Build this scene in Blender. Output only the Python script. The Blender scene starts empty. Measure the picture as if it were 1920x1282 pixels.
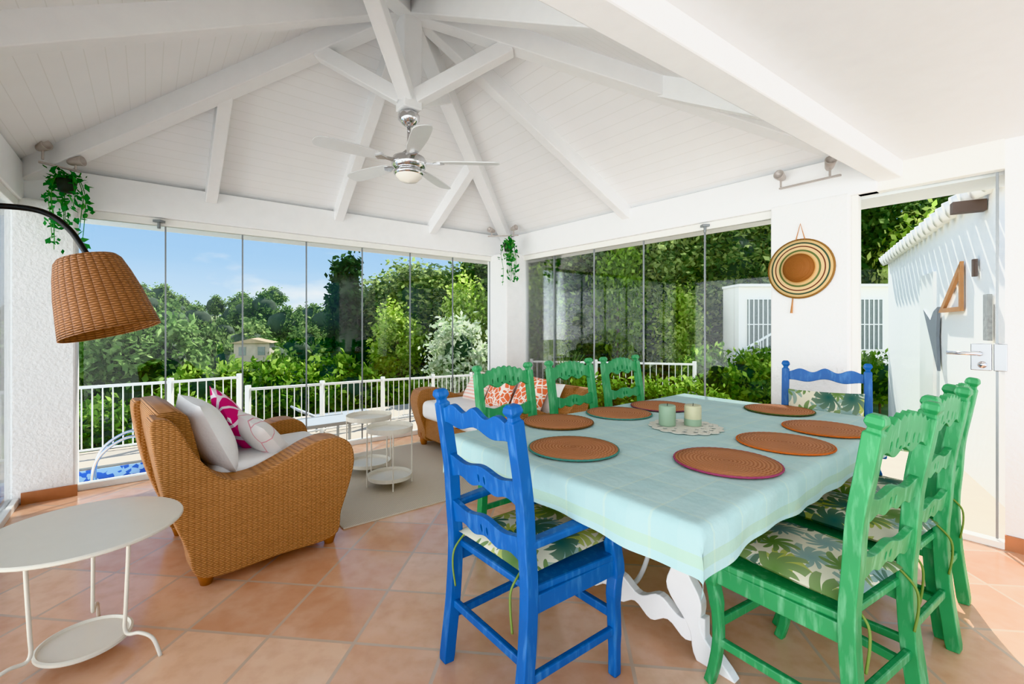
import bpy, bmesh, math, random
import numpy as np
from mathutils import Vector, Matrix, Euler
random.seed(7); np.random.seed(7)
scene = bpy.context.scene
COL = scene.collection
PI = math.pi
F, HZ, CH = 850.0, 608.0, 1.3
def V(*a): return Vector(a)
def on(px, py, z):
    Y = F*(CH-z)/(py-HZ); return V((px-960)/F*Y, Y, z)
def at(px, py, Y): return V((px-960)/F*Y, Y, CH-(py-HZ)*Y/F)
C0 = V(-.05, 6.23); A = V(.779, .627); B = V(.627, -.779)
TH = math.atan2(A.y, A.x)
def RF(u, t, z=0.0): return V(C0.x-u*A.x+t*B.x, C0.y-u*A.y+t*B.y, z)
TC = V(.928, 2.396)
def TF(a, b, z=0.0): return V(TC.x+a*A.x+b*B.x, TC.y+a*A.y+b*B.y, z)

# ------------------------------------------------------------------ materials
def lin(h):
    h = h.lstrip('#'); r = []
    for i in (0, 2, 4):
        c = int(h[i:i+2], 16)/255
        r.append(c/12.92 if c <= .04045 else ((c+.055)/1.055)**2.4)
    return (r[0], r[1], r[2], 1)
def nd(nt, t, **kw):
    n = nt.nodes.new(t)
    for k, v in kw.items(): setattr(n, k, v)
    return n
def setin(nt, sock, v):
    if isinstance(v, bpy.types.NodeSocket): nt.links.new(v, sock)
    else: sock.default_value = v
def mth(nt, op, a, b=None, c=None):
    n = nd(nt, 'ShaderNodeMath', operation=op)
    setin(nt, n.inputs[0], a)
    if b is not None: setin(nt, n.inputs[1], b)
    if c is not None: setin(nt, n.inputs[2], c)
    return n.outputs[0]
def mixc(nt, f, a, b, bt='MIX'):
    n = nd(nt, 'ShaderNodeMix', data_type='RGBA', blend_type=bt)
    setin(nt, n.inputs[0], f); setin(nt, n.inputs[6], a); setin(nt, n.inputs[7], b)
    return n.outputs[2]
def noise(nt, vec, scale, detail=3):
    n = nd(nt, 'ShaderNodeTexNoise'); n.inputs['Scale'].default_value = scale; n.inputs['Detail'].default_value = detail
    if vec is not None: nt.links.new(vec, n.inputs['Vector'])
    return n.outputs[0]
def coords(nt): return nd(nt, 'ShaderNodeTexCoord').outputs['Object']
def xyz(nt, v):
    n = nd(nt, 'ShaderNodeSeparateXYZ'); nt.links.new(v, n.inputs[0]); return n.outputs
def bump(nt, b, h, strength=.3, dist=.01):
    n = nd(nt, 'ShaderNodeBump'); n.inputs['Strength'].default_value = strength; n.inputs['Distance'].default_value = dist
    nt.links.new(h, n.inputs['Height']); nt.links.new(n.outputs[0], b.inputs['Normal'])
def base(name, rough=.5, metal=0):
    m = bpy.data.materials.new(name); m.use_nodes = True; nt = m.node_tree; b = nt.nodes['Principled BSDF']
    b.inputs['Roughness'].default_value = rough; b.inputs['Metallic'].default_value = metal
    return m, nt, b
def sc(c, k): return (min(1, c[0]*k), min(1, c[1]*k), min(1, c[2]*k), 1)
def paint(name, hexc, rough=.5, metal=0, var=.1, scale=12, bp=0, bscale=60):
    m, nt, b = base(name, rough, metal); c = lin(hexc); v = coords(nt)
    f = noise(nt, v, scale)
    nt.links.new(mixc(nt, f, sc(c, 1-var), sc(c, 1+var)), b.inputs['Base Color'])
    if bp: bump(nt, b, noise(nt, v, bscale, 4), bp, .01)
    return m
def worn(name, hexc, pale, amt=.55):
    m, nt, b = base(name, .45); c = lin(hexc); v = coords(nt)
    mp = nd(nt, 'ShaderNodeMapping'); mp.inputs['Scale'].default_value = (40, 40, 7); nt.links.new(v, mp.inputs[0])
    f = noise(nt, mp.outputs[0], 1.2, 6); g = noise(nt, v, 6, 5)
    col = mixc(nt, g, sc(c, .72), sc(c, 1.28))
    r = nd(nt, 'ShaderNodeValToRGB'); r.color_ramp.elements[0].position = .52; r.color_ramp.elements[1].position = .78; nt.links.new(f, r.inputs[0])
    nt.links.new(mixc(nt, mth(nt, 'MULTIPLY', r.outputs[0], amt), col, lin(pale)), b.inputs['Base Color']); bump(nt, b, f, .18, .004); return m
M = {}
M['white'] = paint('white_paint', '#e4e4e4', .55, var=.03)
M['tablewhite'] = paint('white_table_paint', '#f0f0ee', .5, var=.03)
M['beam'] = paint('white_beam_paint', '#f4f4f4', .5, var=.03, bp=.08, bscale=25)
M['plaster'] = paint('rough_white_plaster', '#f0f0ef', .85, var=.04, bp=.5, bscale=45)
M['stucco'] = paint('white_stucco', '#f8f6f2', .9, var=.04, bp=.3, bscale=12)
M['warmstucco'] = paint('warm_white_stucco', '#f0ece4', .9, var=.05, bp=.3, bscale=12)
M['metalwhite'] = paint('white_metal', '#f2f1ec', .35, var=.03)
M['cream'] = paint('cream_metal', '#e6dfd0', .4, var=.03)
M['chrome'] = paint('chrome', '#d8d8da', .12, 1, var=.03)
M['steel'] = paint('brushed_steel', '#a4a6a8', .35, .8, var=.05)
M['alu'] = paint('aluminium', '#8f9496', .35, .3, var=.05)
M['blade'] = paint('fan_blade', '#dcdddd', .3, .05, var=.04)
M['black'] = paint('black_metal', '#1c1b1b', .35, .3, var=.1)
M['blue'] = worn('blue_painted_wood', '#13569a', '#5a94c8', .5)
M['green'] = worn('green_painted_wood', '#3a9058', '#94cca6', .55)
M['whitecloth'] = paint('white_fabric', '#efedea', .9, var=.04, bp=.15, bscale=90)
M['foot'] = paint('brown_wood_foot', '#9a5c26', .4, var=.2)
M['terra'] = paint('terracotta_skirting', '#b87c58', .5, var=.2)
M['candle_green'] = paint('sage_wax', '#8da58c', .5, var=.1)
M['candle_cream'] = paint('pale_wax', '#bdbc9c', .5, var=.12)
M['doily'] = paint('crochet_lace', '#d4d2c6', .9, var=.08, bp=.6, bscale=160)
M['stone'] = paint('terrace_stone', '#a89e90', .8, var=.2, scale=5)
M['pooltile'] = paint('pool_water', '#6fb6e0', .08, var=.12, scale=6)
M['bark'] = paint('bark', '#5b4a38', .9, var=.3)
M['rust'] = paint('aged_metal', '#bdb4ae', .4, .3, var=.2)
M['wood'] = paint('tan_wood', '#b27b45', .5, var=.25)
M['darkwood'] = paint('dark_wood', '#5c4a40', .6, var=.25)
M['slate'] = paint('slate_grey', '#6f7880', .5, var=.3)
M['mosaicgrey'] = paint('grey_picture', '#9a9c9a', .6, var=.6, scale=30)
M['rooftile'] = paint('whitewashed_tile', '#f2efe9', .8, var=.1)
M['tanroof'] = paint('weathered_tan_roof', '#a89478', .9, var=.25, scale=4)
M['glassdark'] = paint('dark_window', '#77807c', .5, var=.2)
M['potgrey'] = paint('dark_pot', '#3a3f3c', .6, var=.2)
M['straw'] = paint('straw', '#c08f55', .8, var=.2, bp=.4, bscale=120)
M['lounger'] = paint('lounger_mesh', '#8b9196', .7, var=.1)
M['bulb'] = paint('frosted_glass', '#f4efe6', .25, var=.02)
M['tie'] = paint('olive_tie', '#6f8440', .8, var=.1)
def mosaic():
    m, nt, b = base('blue_mosaic', .25); v = coords(nt)
    n = nd(nt, 'ShaderNodeTexVoronoi'); n.inputs['Scale'].default_value = 26; nt.links.new(v, n.inputs['Vector'])
    nt.links.new(mixc(nt, mth(nt, 'GREATER_THAN', n.outputs['Color'], .45), lin('#3a62b8'), lin('#bcd2e0')), b.inputs['Base Color']); return m
M['mosaic'] = mosaic()
def glass(name, k):
    m = bpy.data.materials.new(name); m.use_nodes = True; nt = m.node_tree; nt.nodes.clear()
    o = nd(nt, 'ShaderNodeOutputMaterial'); mx = nd(nt, 'ShaderNodeMixShader'); tr = nd(nt, 'ShaderNodeBsdfTransparent'); gl = nd(nt, 'ShaderNodeBsdfGlossy')
    tr.inputs[0].default_value = (.975, .988, .982, 1); gl.inputs['Roughness'].default_value = .01
    fr = nd(nt, 'ShaderNodeFresnel'); fr.inputs[0].default_value = 1.4
    nt.links.new(mth(nt, 'MULTIPLY', fr.outputs[0], k), mx.inputs[0]); nt.links.new(tr.outputs[0], mx.inputs[1]); nt.links.new(gl.outputs[0], mx.inputs[2]); nt.links.new(mx.outputs[0], o.inputs[0])
    return m
M['glass'] = glass('window_glass', .8)
M['doorglass'] = glass('low_reflection_door_glass', .22)  # door reflections weakened to thin out the haze streaks
def planks():
    m, nt, b = base('white_ceiling_boards', .6); v = coords(nt); z = xyz(nt, v)[2]
    fz = mth(nt, 'FRACT', mth(nt, 'DIVIDE', z, .045)); line = mth(nt, 'LESS_THAN', fz, .045)
    c = mixc(nt, noise(nt, v, 5), lin('#f3f3f3'), lin('#f8f8f8'))
    nt.links.new(mixc(nt, line, c, lin('#ebebe9')), b.inputs['Base Color'])
    bump(nt, b, mth(nt, 'SUBTRACT', 1.0, line), .05, .003); return m
M['planks'] = planks()
def tiles():
    m, nt, b = base('terracotta_floor_tiles', .24); v = coords(nt)
    mp = nd(nt, 'ShaderNodeMapping'); mp.inputs['Rotation'].default_value = (0, 0, -(TH-PI/4)); nt.links.new(v, mp.inputs[0])
    mp.inputs['Location'].default_value = (.1, .08, 0)
    br = nd(nt, 'ShaderNodeTexBrick'); br.offset = 0; br.squash = 1
    nt.links.new(mp.outputs[0], br.inputs['Vector'])
    for k, val in (('Color1', lin('#efc6a6')), ('Color2', lin('#d9a280')), ('Mortar', lin('#c2a28c'))): br.inputs[k].default_value = val
    for k, val in (('Scale', 1), ('Mortar Size', .0075), ('Mortar Smooth', .1), ('Bias', 0), ('Brick Width', .37), ('Row Height', .37)): br.inputs[k].default_value = val
    n1 = noise(nt, v, 4.5, 8); n2 = noise(nt, v, 13, 8)
    r1 = nd(nt, 'ShaderNodeValToRGB'); r1.color_ramp.elements[0].position = .4; r1.color_ramp.elements[1].position = .68; nt.links.new(n1, r1.inputs[0])
    c = mixc(nt, mth(nt, 'MULTIPLY', r1.outputs[0], .35), br.outputs[0], lin('#f2d2b8'))
    sp = nd(nt, 'ShaderNodeValToRGB'); sp.color_ramp.elements[0].position = .45; sp.color_ramp.elements[1].position = .75; nt.links.new(n2, sp.inputs[0])
    c = mixc(nt, mth(nt, 'MULTIPLY', sp.outputs[0], .35), c, lin('#c88c66'))
    c = mixc(nt, br.outputs['Fac'], c, lin('#cfb49e'))
    nt.links.new(c, b.inputs['Base Color']); bump(nt, b, mth(nt, 'SUBTRACT', mth(nt, 'MULTIPLY', n2, .25), br.outputs['Fac']), .2, .004)
    nt.links.new(mth(nt, 'MULTIPLY_ADD', n2, .28, .04), b.inputs['Roughness'])
    return m
M['tiles'] = tiles()
def wicker(name, c1, c2, row=.012, rib=.03, polar=False):
    m, nt, b = base(name, .5); v = coords(nt); s = xyz(nt, v)
    zr = mth(nt, 'DIVIDE', s[2], row); fl = mth(nt, 'FLOOR', zr); pr = mth(nt, 'SINE', mth(nt, 'MULTIPLY', mth(nt, 'FRACT', zr), PI))
    if polar: h = mth(nt, 'MULTIPLY', mth(nt, 'ARCTAN2', s[1], s[0]), .14)
    else: h = mth(nt, 'ADD', mth(nt, 'MULTIPLY', s[0], 1.0), mth(nt, 'MULTIPLY', s[1], .97))
    wv = mth(nt, 'SINE', mth(nt, 'ADD', mth(nt, 'MULTIPLY', h, 2*PI/rib), mth(nt, 'MULTIPLY', fl, PI)))
    wv = mth(nt, 'MULTIPLY_ADD', wv, .5, .5)
    ribs = mth(nt, 'POWER', mth(nt, 'ABSOLUTE', mth(nt, 'SINE', mth(nt, 'MULTIPLY', h, PI/rib))), .5)
    p = mth(nt, 'MULTIPLY', mth(nt, 'MULTIPLY_ADD', wv, .4, .6), mth(nt, 'MULTIPLY_ADD', pr, .65, .35))
    p = mth(nt, 'MULTIPLY', p, mth(nt, 'MULTIPLY_ADD', ribs, .8 if polar else .5, .2 if polar else .5))
    n = noise(nt, v, 9, 6)
    mp = nd(nt, 'ShaderNodeMapping'); mp.inputs['Scale'].default_value = (12, 12, 90); nt.links.new(v, mp.inputs[0]); n2 = noise(nt, mp.outputs[0], 1, 3)
    c = mixc(nt, p, lin(c1), lin(c2)); c = mixc(nt, mth(nt, 'MULTIPLY', n, .2), c, sc(lin(c1), 1.1)); c = mixc(nt, mth(nt, 'MULTIPLY', n2, .25 if polar else .35), c, sc(lin(c2), 1.15))
    nt.links.new(c, b.inputs['Base Color']); bump(nt, b, p, 1.0, .008); return m
M['wicker'] = wicker('honey_wicker', '#663518', '#dea168', .009, .025)
M['shade'] = wicker('shade_wicker', '#56301a', '#c98d5e', .0095, .0293, True)
HL, HS, DROP = 1.07, .65, .135
def cloth():
    m, nt, b = base('aqua_plaid_cloth', .85); v = coords(nt); s = xyz(nt, v)
    def stripe(x, per, w): return mth(nt, 'LESS_THAN', mth(nt, 'FRACT', mth(nt, 'DIVIDE', x, per)), w)
    f = mth(nt, 'ADD', stripe(s[0], .17, .05), stripe(s[1], .17, .05)); g = mth(nt, 'ADD', stripe(s[0], .17, .5), stripe(s[1], .17, .5))
    c = mixc(nt, mth(nt, 'MULTIPLY', g, .3), lin('#a9c6c5'), lin('#b5cecb')); c = mixc(nt, mth(nt, 'MULTIPLY', f, .25), c, lin('#ccd6bc'))
    hem = mth(nt, 'MULTIPLY', mth(nt, 'LESS_THAN', s[2], -.075), mth(nt, 'GREATER_THAN', s[2], -.11)); c = mixc(nt, mth(nt, 'MULTIPLY', hem, .4), c, lin('#a5bd92'))
    nt.links.new(c, b.inputs['Base Color']); bump(nt, b, noise(nt, v, 8, 5), .6, .016); return m
M['cloth'] = cloth()
def mat_rings(name):
    m, nt, b = base(name, .8); v = coords(nt); s = xyz(nt, v)
    r = mth(nt, 'SQRT', mth(nt, 'ADD', mth(nt, 'MULTIPLY', s[0], s[0]), mth(nt, 'MULTIPLY', s[1], s[1])))
    an = mth(nt, 'ARCTAN2', s[1], s[0])
    w = mth(nt, 'SINE', mth(nt, 'MULTIPLY', r, 2*PI/.014)); q = mth(nt, 'SINE', mth(nt, 'ADD', mth(nt, 'MULTIPLY', an, 44), mth(nt, 'MULTIPLY', r, 900)))
    p = mth(nt, 'MULTIPLY_ADD', mth(nt, 'MULTIPLY', w, mth(nt, 'MULTIPLY_ADD', q, .5, .5)), .45, .5)
    nt.links.new(mixc(nt, p, lin('#8a4b28'), lin('#d0946a')), b.inputs['Base Color']); bump(nt, b, p, .8, .006); return m
M['placemat'] = mat_rings('woven_rattan')
def leafprint():
    m, nt, b = base('tropical_leaf_print', .9); v = coords(nt)
    oi = nd(nt, 'ShaderNodeObjectInfo')
    mp = nd(nt, 'ShaderNodeVectorMath', operation='MULTIPLY_ADD'); nt.links.new(v, mp.inputs[0]); mp.inputs[1].default_value = (6.5, 6.5, 0)
    cb = nd(nt, 'ShaderNodeCombineXYZ'); r10 = mth(nt, 'MULTIPLY', oi.outputs['Random'], 20); nt.links.new(r10, cb.inputs[0]); nt.links.new(r10, cb.inputs[1]); nt.links.new(cb.outputs[0], mp.inputs[2])
    def layer(col, off, sz, seedcols, fr):
        ad = nd(nt, 'ShaderNodeVectorMath', operation='ADD'); nt.links.new(mp.outputs[0], ad.inputs[0]); ad.inputs[1].default_value = (off, off*1.7, 0)
        vo = nd(nt, 'ShaderNodeTexVoronoi', voronoi_dimensions='2D'); vo.inputs['Scale'].default_value = 1; nt.links.new(ad.outputs[0], vo.inputs['Vector'])
        d = nd(nt, 'ShaderNodeVectorMath', operation='SUBTRACT'); nt.links.new(ad.outputs[0], d.inputs[0]); nt.links.new(vo.outputs['Position'], d.inputs[1])
        s = xyz(nt, d.outputs[0]); cs = nd(nt, 'ShaderNodeSeparateColor'); nt.links.new(vo.outputs['Color'], cs.inputs[0])
        r = mth(nt, 'SQRT', mth(nt, 'ADD', mth(nt, 'MULTIPLY', s[0], s[0]), mth(nt, 'MULTIPLY', s[1], s[1])))
        ang = mth(nt, 'ADD', mth(nt, 'ARCTAN2', s[1], s[0]), mth(nt, 'ADD', mth(nt, 'MULTIPLY', cs.outputs[0], 6.28), mth(nt, 'MULTIPLY', r, 1.2)))
        sp = mth(nt, 'ABSOLUTE', mth(nt, 'SINE', mth(nt, 'MULTIPLY', ang, fr)))
        one = mth(nt, 'MULTIPLY_ADD', mth(nt, 'COSINE', mth(nt, 'MULTIPLY', ang, .5)), .3, .7)
        th = mth(nt, 'MULTIPLY', mth(nt, 'MULTIPLY_ADD', sp, .42, .18), mth(nt, 'MULTIPLY', one, sz))
        mask = mth(nt, 'LESS_THAN', r, th)
        lc = mixc(nt, mth(nt, 'GREATER_THAN', cs.outputs[1], .5), lin(seedcols[0]), lin(seedcols[1]))
        lc = mixc(nt, mth(nt, 'MULTIPLY', mth(nt, 'DIVIDE', r, .6), .3), lc, lin('#b9c098'))
        return mixc(nt, mask, col, lc)
    c = layer(lin('#d2ceb9'), 3.3, 1.4, ('#a0a850', '#7d9896'), 5.5)
    c = layer(c, 0, 1.35, ('#27564f', '#5d7c44'), 4.5)
    nt.links.new(c, b.inputs['Base Color']); return m
M['leafprint'] = leafprint()
def motif(name, c1, c2, scale, thr):
    m, nt, b = base(name, .9); v = coords(nt)
    w = nd(nt, 'ShaderNodeTexVoronoi', feature='DISTANCE_TO_EDGE'); w.inputs['Scale'].default_value = scale; nt.links.new(v, w.inputs['Vector'])
    f = mth(nt, 'LESS_THAN', w.outputs[0], thr); nt.links.new(mixc(nt, f, lin(c1), lin(c2)), b.inputs['Base Color']); return m
M['magenta'] = motif('magenta_motif', '#d01a6c', '#f0e0e6', 6, .07)
M['coral'] = motif('coral_motif', '#e5784f', '#f3e6dc', 19, .075)
M['pinkwhite'] = motif('white_pink_lines', '#ebe6e2', '#e3a0a8', 4, .014)
def stripes(name, c1, c2, per, axis=0):
    m, nt, b = base(name, .9); s = xyz(nt, coords(nt)); f = mth(nt, 'LESS_THAN', mth(nt, 'FRACT', mth(nt, 'DIVIDE', s[axis], per)), .4)
    nt.links.new(mixc(nt, f, lin(c1), lin(c2)), b.inputs['Base Color']); return m
M['pinkstripe'] = stripes('pink_stripe', '#f2e6de', '#f2bfae', .035)
def rugm():
    m, nt, b = base('beige_flatweave', .95); v = coords(nt); s = xyz(nt, v)
    p = mth(nt, 'MULTIPLY_ADD', mth(nt, 'MULTIPLY', mth(nt, 'SINE', mth(nt, 'MULTIPLY', s[0], 330)), mth(nt, 'SINE', mth(nt, 'MULTIPLY', s[1], 330))), .5, .5)
    nt.links.new(mixc(nt, p, lin('#c2b4a0'), lin('#e2d6c4')), b.inputs['Base Color']); bump(nt, b, p, .3, .003); return m
M['rug'] = rugm()
def hatm():
    m, nt, b = base('striped_straw', .8); v = coords(nt); s = xyz(nt, v)
    r = mth(nt, 'SQRT', mth(nt, 'ADD', mth(nt, 'MULTIPLY', s[0], s[0]), mth(nt, 'MULTIPLY', s[1], s[1])))
    cr = nd(nt, 'ShaderNodeValToRGB'); e = cr.color_ramp; e.interpolation = 'CONSTANT'
    stops = [(0, '#8a5528'), (.47, '#c9a878'), (.56, '#5d6a3d'), (.62, '#d4b88c'), (.71, '#6a3a28'), (.75, '#d4b88c'), (.82, '#3e4f3c'), (.87, '#ccae7c'), (.94, '#8a6434')]
    e.elements[0].position = 0; e.elements[0].color = lin(stops[0][1]); e.elements[1].position = stops[1][0]; e.elements[1].color = lin(stops[1][1])
    for p, h in stops[2:]:
        x = e.elements.new(p); x.color = lin(h)
    nt.links.new(mth(nt, 'DIVIDE', r, .225), cr.inputs[0]); nt.links.new(cr.outputs[0], b.inputs['Base Color'])
    bump(nt, b, mth(nt, 'SINE', mth(nt, 'MULTIPLY', r, 600)), .3, .003); return m
M['hat'] = hatm()
def leafm(name, dark, mid, light, trans=.5):
    m = bpy.data.materials.new(name); m.use_nodes = True; nt = m.node_tree; nt.nodes.clear()
    o = nd(nt, 'ShaderNodeOutputMaterial'); g = nd(nt, 'ShaderNodeNewGeometry'); oi = nd(nt, 'ShaderNodeObjectInfo'); v = coords(nt)
    f = mth(nt, 'ADD', mth(nt, 'MULTIPLY', g.outputs['Random Per Island'], .5), mth(nt, 'MULTIPLY', noise(nt, v, 1.6), .5))
    f = mth(nt, 'ADD', f, mth(nt, 'MULTIPLY_ADD', oi.outputs['Random'], .4, -.2))
    cr = nd(nt, 'ShaderNodeValToRGB'); e = cr.color_ramp; e.elements[0].position = .15; e.elements[0].color = lin(dark); e.elements[1].position = .85; e.elements[1].color = lin(light)
    x = e.elements.new(.5); x.color = lin(mid); nt.links.new(f, cr.inputs[0])
    d = nd(nt, 'ShaderNodeBsdfDiffuse'); t = nd(nt, 'ShaderNodeBsdfTranslucent'); mx = nd(nt, 'ShaderNodeMixShader'); mx.inputs[0].default_value = trans
    nt.links.new(cr.outputs[0], d.inputs[0]); nt.links.new(cr.outputs[0], t.inputs[0]); nt.links.new(d.outputs[0], mx.inputs[1]); nt.links.new(t.outputs[0], mx.inputs[2]); nt.links.new(mx.outputs[0], o.inputs[0]); return m
M['lf_dark'] = leafm('dark_evergreen_leaves', '#2c4126', '#587242', '#b0c076', .5)
M['lf_hill'] = leafm('hillside_leaves', '#384f2f', '#5f7a45', '#98ac6c')
M['lf_bright'] = leafm('sunlit_leaves', '#33561f', '#597e34', '#9ab458')
M['lf_pale'] = leafm('pale_leaves', '#6f8a54', '#a0b48a', '#dadfc8')
M['lf_willow'] = leafm('feathery_leaves', '#3f5c30', '#6a8a4c', '#a0b878')
M['lf_light'] = leafm('light_green_leaves', '#55742e', '#8cae48', '#cfdc80', .55)
M['lf_cyp'] = leafm('cypress_leaves', '#1a2b18', '#2d442b', '#4c673e')
M['lf_ivy'] = leafm('ivy_leaves', '#24642e', '#43904a', '#86be72', .3)
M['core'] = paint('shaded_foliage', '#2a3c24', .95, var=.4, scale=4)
def terrm():
    m, nt, b = base('hill_ground', .95); v = coords(nt); f = noise(nt, v, .35, 8)
    cr = nd(nt, 'ShaderNodeValToRGB'); e = cr.color_ramp; e.elements[0].position = .35; e.elements[0].color = lin('#43562e'); e.elements[1].position = .65; e.elements[1].color = lin('#8a945c')
    nt.links.new(f, cr.inputs[0]); nt.links.new(cr.outputs[0], b.inputs['Base Color']); return m
M['terrain'] = terrm()

# ------------------------------------------------------------------ geometry helpers
def spath(pts, n=6, closed=False):
    pts = [Vector(p) for p in pts]; N = len(pts); out = []
    rng = range(N if closed else N-1)
    for i in rng:
        if closed: p0, p1, p2, p3 = pts[(i-1) % N], pts[i], pts[(i+1) % N], pts[(i+2) % N]
        else: p0, p1, p2, p3 = pts[max(i-1, 0)], pts[i], pts[i+1], pts[min(i+2, N-1)]
        for k in range(n):
            t = k/n; out.append(.5*((2*p1)+(p2-p0)*t+(2*p0-5*p1+4*p2-p3)*t*t+(3*p1-p0-3*p2+p3)*t**3))
    if not closed: out.append(pts[-1])
    return out
class MB:
    def __init__(s): s.v = []; s.f = []
    def add(s, vs, fs):
        o = len(s.v); s.v += [tuple(v) for v in vs]; s.f += [tuple(i+o for i in f) for f in fs]; return s
    def hexa(s, p): return s.add(p, [(0, 3, 2, 1), (4, 5, 6, 7), (0, 1, 5, 4), (1, 2, 6, 5), (2, 3, 7, 6), (3, 0, 4, 7)])
    def box(s, c, d, R=None):
        c = Vector(c); x, y, z = d[0]/2, d[1]/2, d[2]/2
        p = [V(-x, -y, -z), V(x, -y, -z), V(x, y, -z), V(-x, y, -z), V(-x, -y, z), V(x, -y, z), V(x, y, z), V(-x, y, z)]
        if R is not None: p = [R @ q for q in p]
        return s.hexa([c+q for q in p])
    def rbox(s, u0, u1, t0, t1, z0, z1):
        return s.hexa([RF(u1, t1, z0), RF(u0, t1, z0), RF(u0, t0, z0), RF(u1, t0, z0), RF(u1, t1, z1), RF(u0, t1, z1), RF(u0, t0, z1), RF(u1, t0, z1)])
    def bar(s, p, q, w, h, up=(0, 0, 1)):
        p, q = Vector(p), Vector(q); t = (q-p).normalized(); sd = t.cross(Vector(up))
        if sd.length < 1e-4: sd = V(1, 0, 0)
        sd.normalize(); n = sd.cross(t).normalized()
        vs = []
        for c in (p, q):
            for a, b in ((-1, -1), (1, -1), (1, 1), (-1, 1)): vs.append(c+sd*w/2*a+n*h/2*b)
        return s.add(vs, [(0, 1, 2, 3), (7, 6, 5, 4), (0, 4, 5, 1), (1, 5, 6, 2), (2, 6, 7, 3), (3, 7, 4, 0)])
    def sweep(s, pts, w, d, side):
        pts = [Vector(p) for p in pts]; side = Vector(side).normalized(); N = len(pts); vs = []
        for i, p in enumerate(pts):
            t = (pts[min(i+1, N-1)]-pts[max(i-1, 0)]).normalized(); n = t.cross(side).normalized()
            ww = w[i] if isinstance(w, (list, tuple)) else w; dd = d[i] if isinstance(d, (list, tuple)) else d
            for a, b in ((-1, -1), (1, -1), (1, 1), (-1, 1)): vs.append(p+side*ww/2*a+n*dd/2*b)
        fs = [(0, 1, 2, 3), (4*N-1, 4*N-2, 4*N-3, 4*N-4)]
        for i in range(N-1):
            for k in range(4): fs.append((4*i+k, 4*i+4+k, 4*i+4+(k+1) % 4, 4*i+(k+1) % 4))
        return s.add(vs, fs)
    def tube(s, pts, r, n=8, closed=False):
        pts = [Vector(p) for p in pts]; N = len(pts); vs = []; fs = []
        t0 = (pts[1]-pts[0]).normalized(); nr = t0.orthogonal().normalized()
        for i, p in enumerate(pts):
            if closed: t = (pts[(i+1) % N]-pts[(i-1) % N]).normalized()
            else: t = (pts[min(i+1, N-1)]-pts[max(i-1, 0)]).normalized()
            nr = nr-t*nr.dot(t)
            if nr.length < 1e-6: nr = t.orthogonal()
            nr.normalize(); bn = t.cross(nr); rr = r[i] if isinstance(r, (list, tuple)) else r
            for k in range(n):
                a = 2*PI*k/n; vs.append(p+(nr*math.cos(a)+bn*math.sin(a))*rr)
        for i in range(N if closed else N-1):
            j = (i+1) % N
            for k in range(n): fs.append((i*n+k, i*n+(k+1) % n, j*n+(k+1) % n, j*n+k))
        if not closed: fs += [tuple(range(n-1, -1, -1)), tuple((N-1)*n+k for k in range(n))]
        return s.add(vs, fs)
    def lathe(s, prof, n=24, MT=None):
        vs = []; fs = []
        for r, z in prof:
            for k in range(n):
                a = 2*PI*k/n; v = V(max(r, 1e-4)*math.cos(a), max(r, 1e-4)*math.sin(a), z); vs.append(MT @ v if MT else v)
        for i in range(len(prof)-1):
            for k in range(n): fs.append((i*n+k, i*n+(k+1) % n, (i+1)*n+(k+1) % n, (i+1)*n+k))
        return s.add(vs, fs)
    def prism(s, poly, th, MT=None, holes=()):
        MT = MT or Matrix()
        if not holes:
            N = len(poly); vs = [MT @ V(p[0], p[1], -th/2) for p in poly]+[MT @ V(p[0], p[1], th/2) for p in poly]
            fs = [tuple(range(N-1, -1, -1)), tuple(range(N, 2*N))]+[(i, (i+1) % N, N+(i+1) % N, N+i) for i in range(N)]
            return s.add(vs, fs)
        bm = bmesh.new(); es = []
        for lp in [poly]+list(holes):
            vv = [bm.verts.new((p[0], p[1], -th/2)) for p in lp]
            for i in range(len(vv)): es.append(bm.edges.new((vv[i], vv[(i+1) % len(vv)])))
        bmesh.ops.triangle_fill(bm, use_beauty=True, use_dissolve=False, edges=es)
        r = bmesh.ops.extrude_face_region(bm, geom=bm.faces[:])
        bmesh.ops.translate(bm, verts=[g for g in r['geom'] if isinstance(g, bmesh.types.BMVert)], vec=(0, 0, th))
        bmesh.ops.recalc_face_normals(bm, faces=bm.faces[:])
        bm.verts.index_update()
        s.add([MT @ v.co for v in bm.verts], [tuple(v.index for v in f.verts) for f in bm.faces]); bm.free(); return s
    def build(s, name, mat, parent=None, smooth=False, bevel=0, seg=2, loc=None, rot=None):
        me = bpy.data.meshes.new(name); me.from_pydata(s.v, [], s.f); me.update()
        bm = bmesh.new(); bm.from_mesh(me); bmesh.ops.recalc_face_normals(bm, faces=bm.faces[:]); bm.to_mesh(me); bm.free()
        if smooth: me.polygons.foreach_set('use_smooth', [True]*len(me.polygons))
        me.materials.append(mat)
        o = bpy.data.objects.new(name, me); COL.objects.link(o)
        if parent: o.parent = parent
        if loc is not None: o.location = loc
        if rot is not None: o.rotation_euler = rot
        if bevel:
            md = o.modifiers.new('bevel', 'BEVEL'); md.width = bevel; md.segments = seg; md.limit_method = 'ANGLE'; md.angle_limit = .6
            if seg >= 3: me.polygons.foreach_set('use_smooth', [True]*len(me.polygons))
        return o
def tag(o, label, cat, group=None, kind=None):
    o['label'] = label; o['category'] = cat
    if group: o['group'] = group
    if kind: o['kind'] = kind
    return o
def thing(name, label, cat, loc=(0, 0, 0), rz=0, group=None):
    o = bpy.data.objects.new(name, None); o.empty_display_size = .1; COL.objects.link(o); o.location = loc; o.rotation_euler = (0, 0, rz)
    return tag(o, label, cat, group)
def struct(name, mb, mat, label=None, **kw):
    o = mb.build(name, mat, **kw); o['kind'] = 'structure'
    if label: o['label'] = label
    return o
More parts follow.
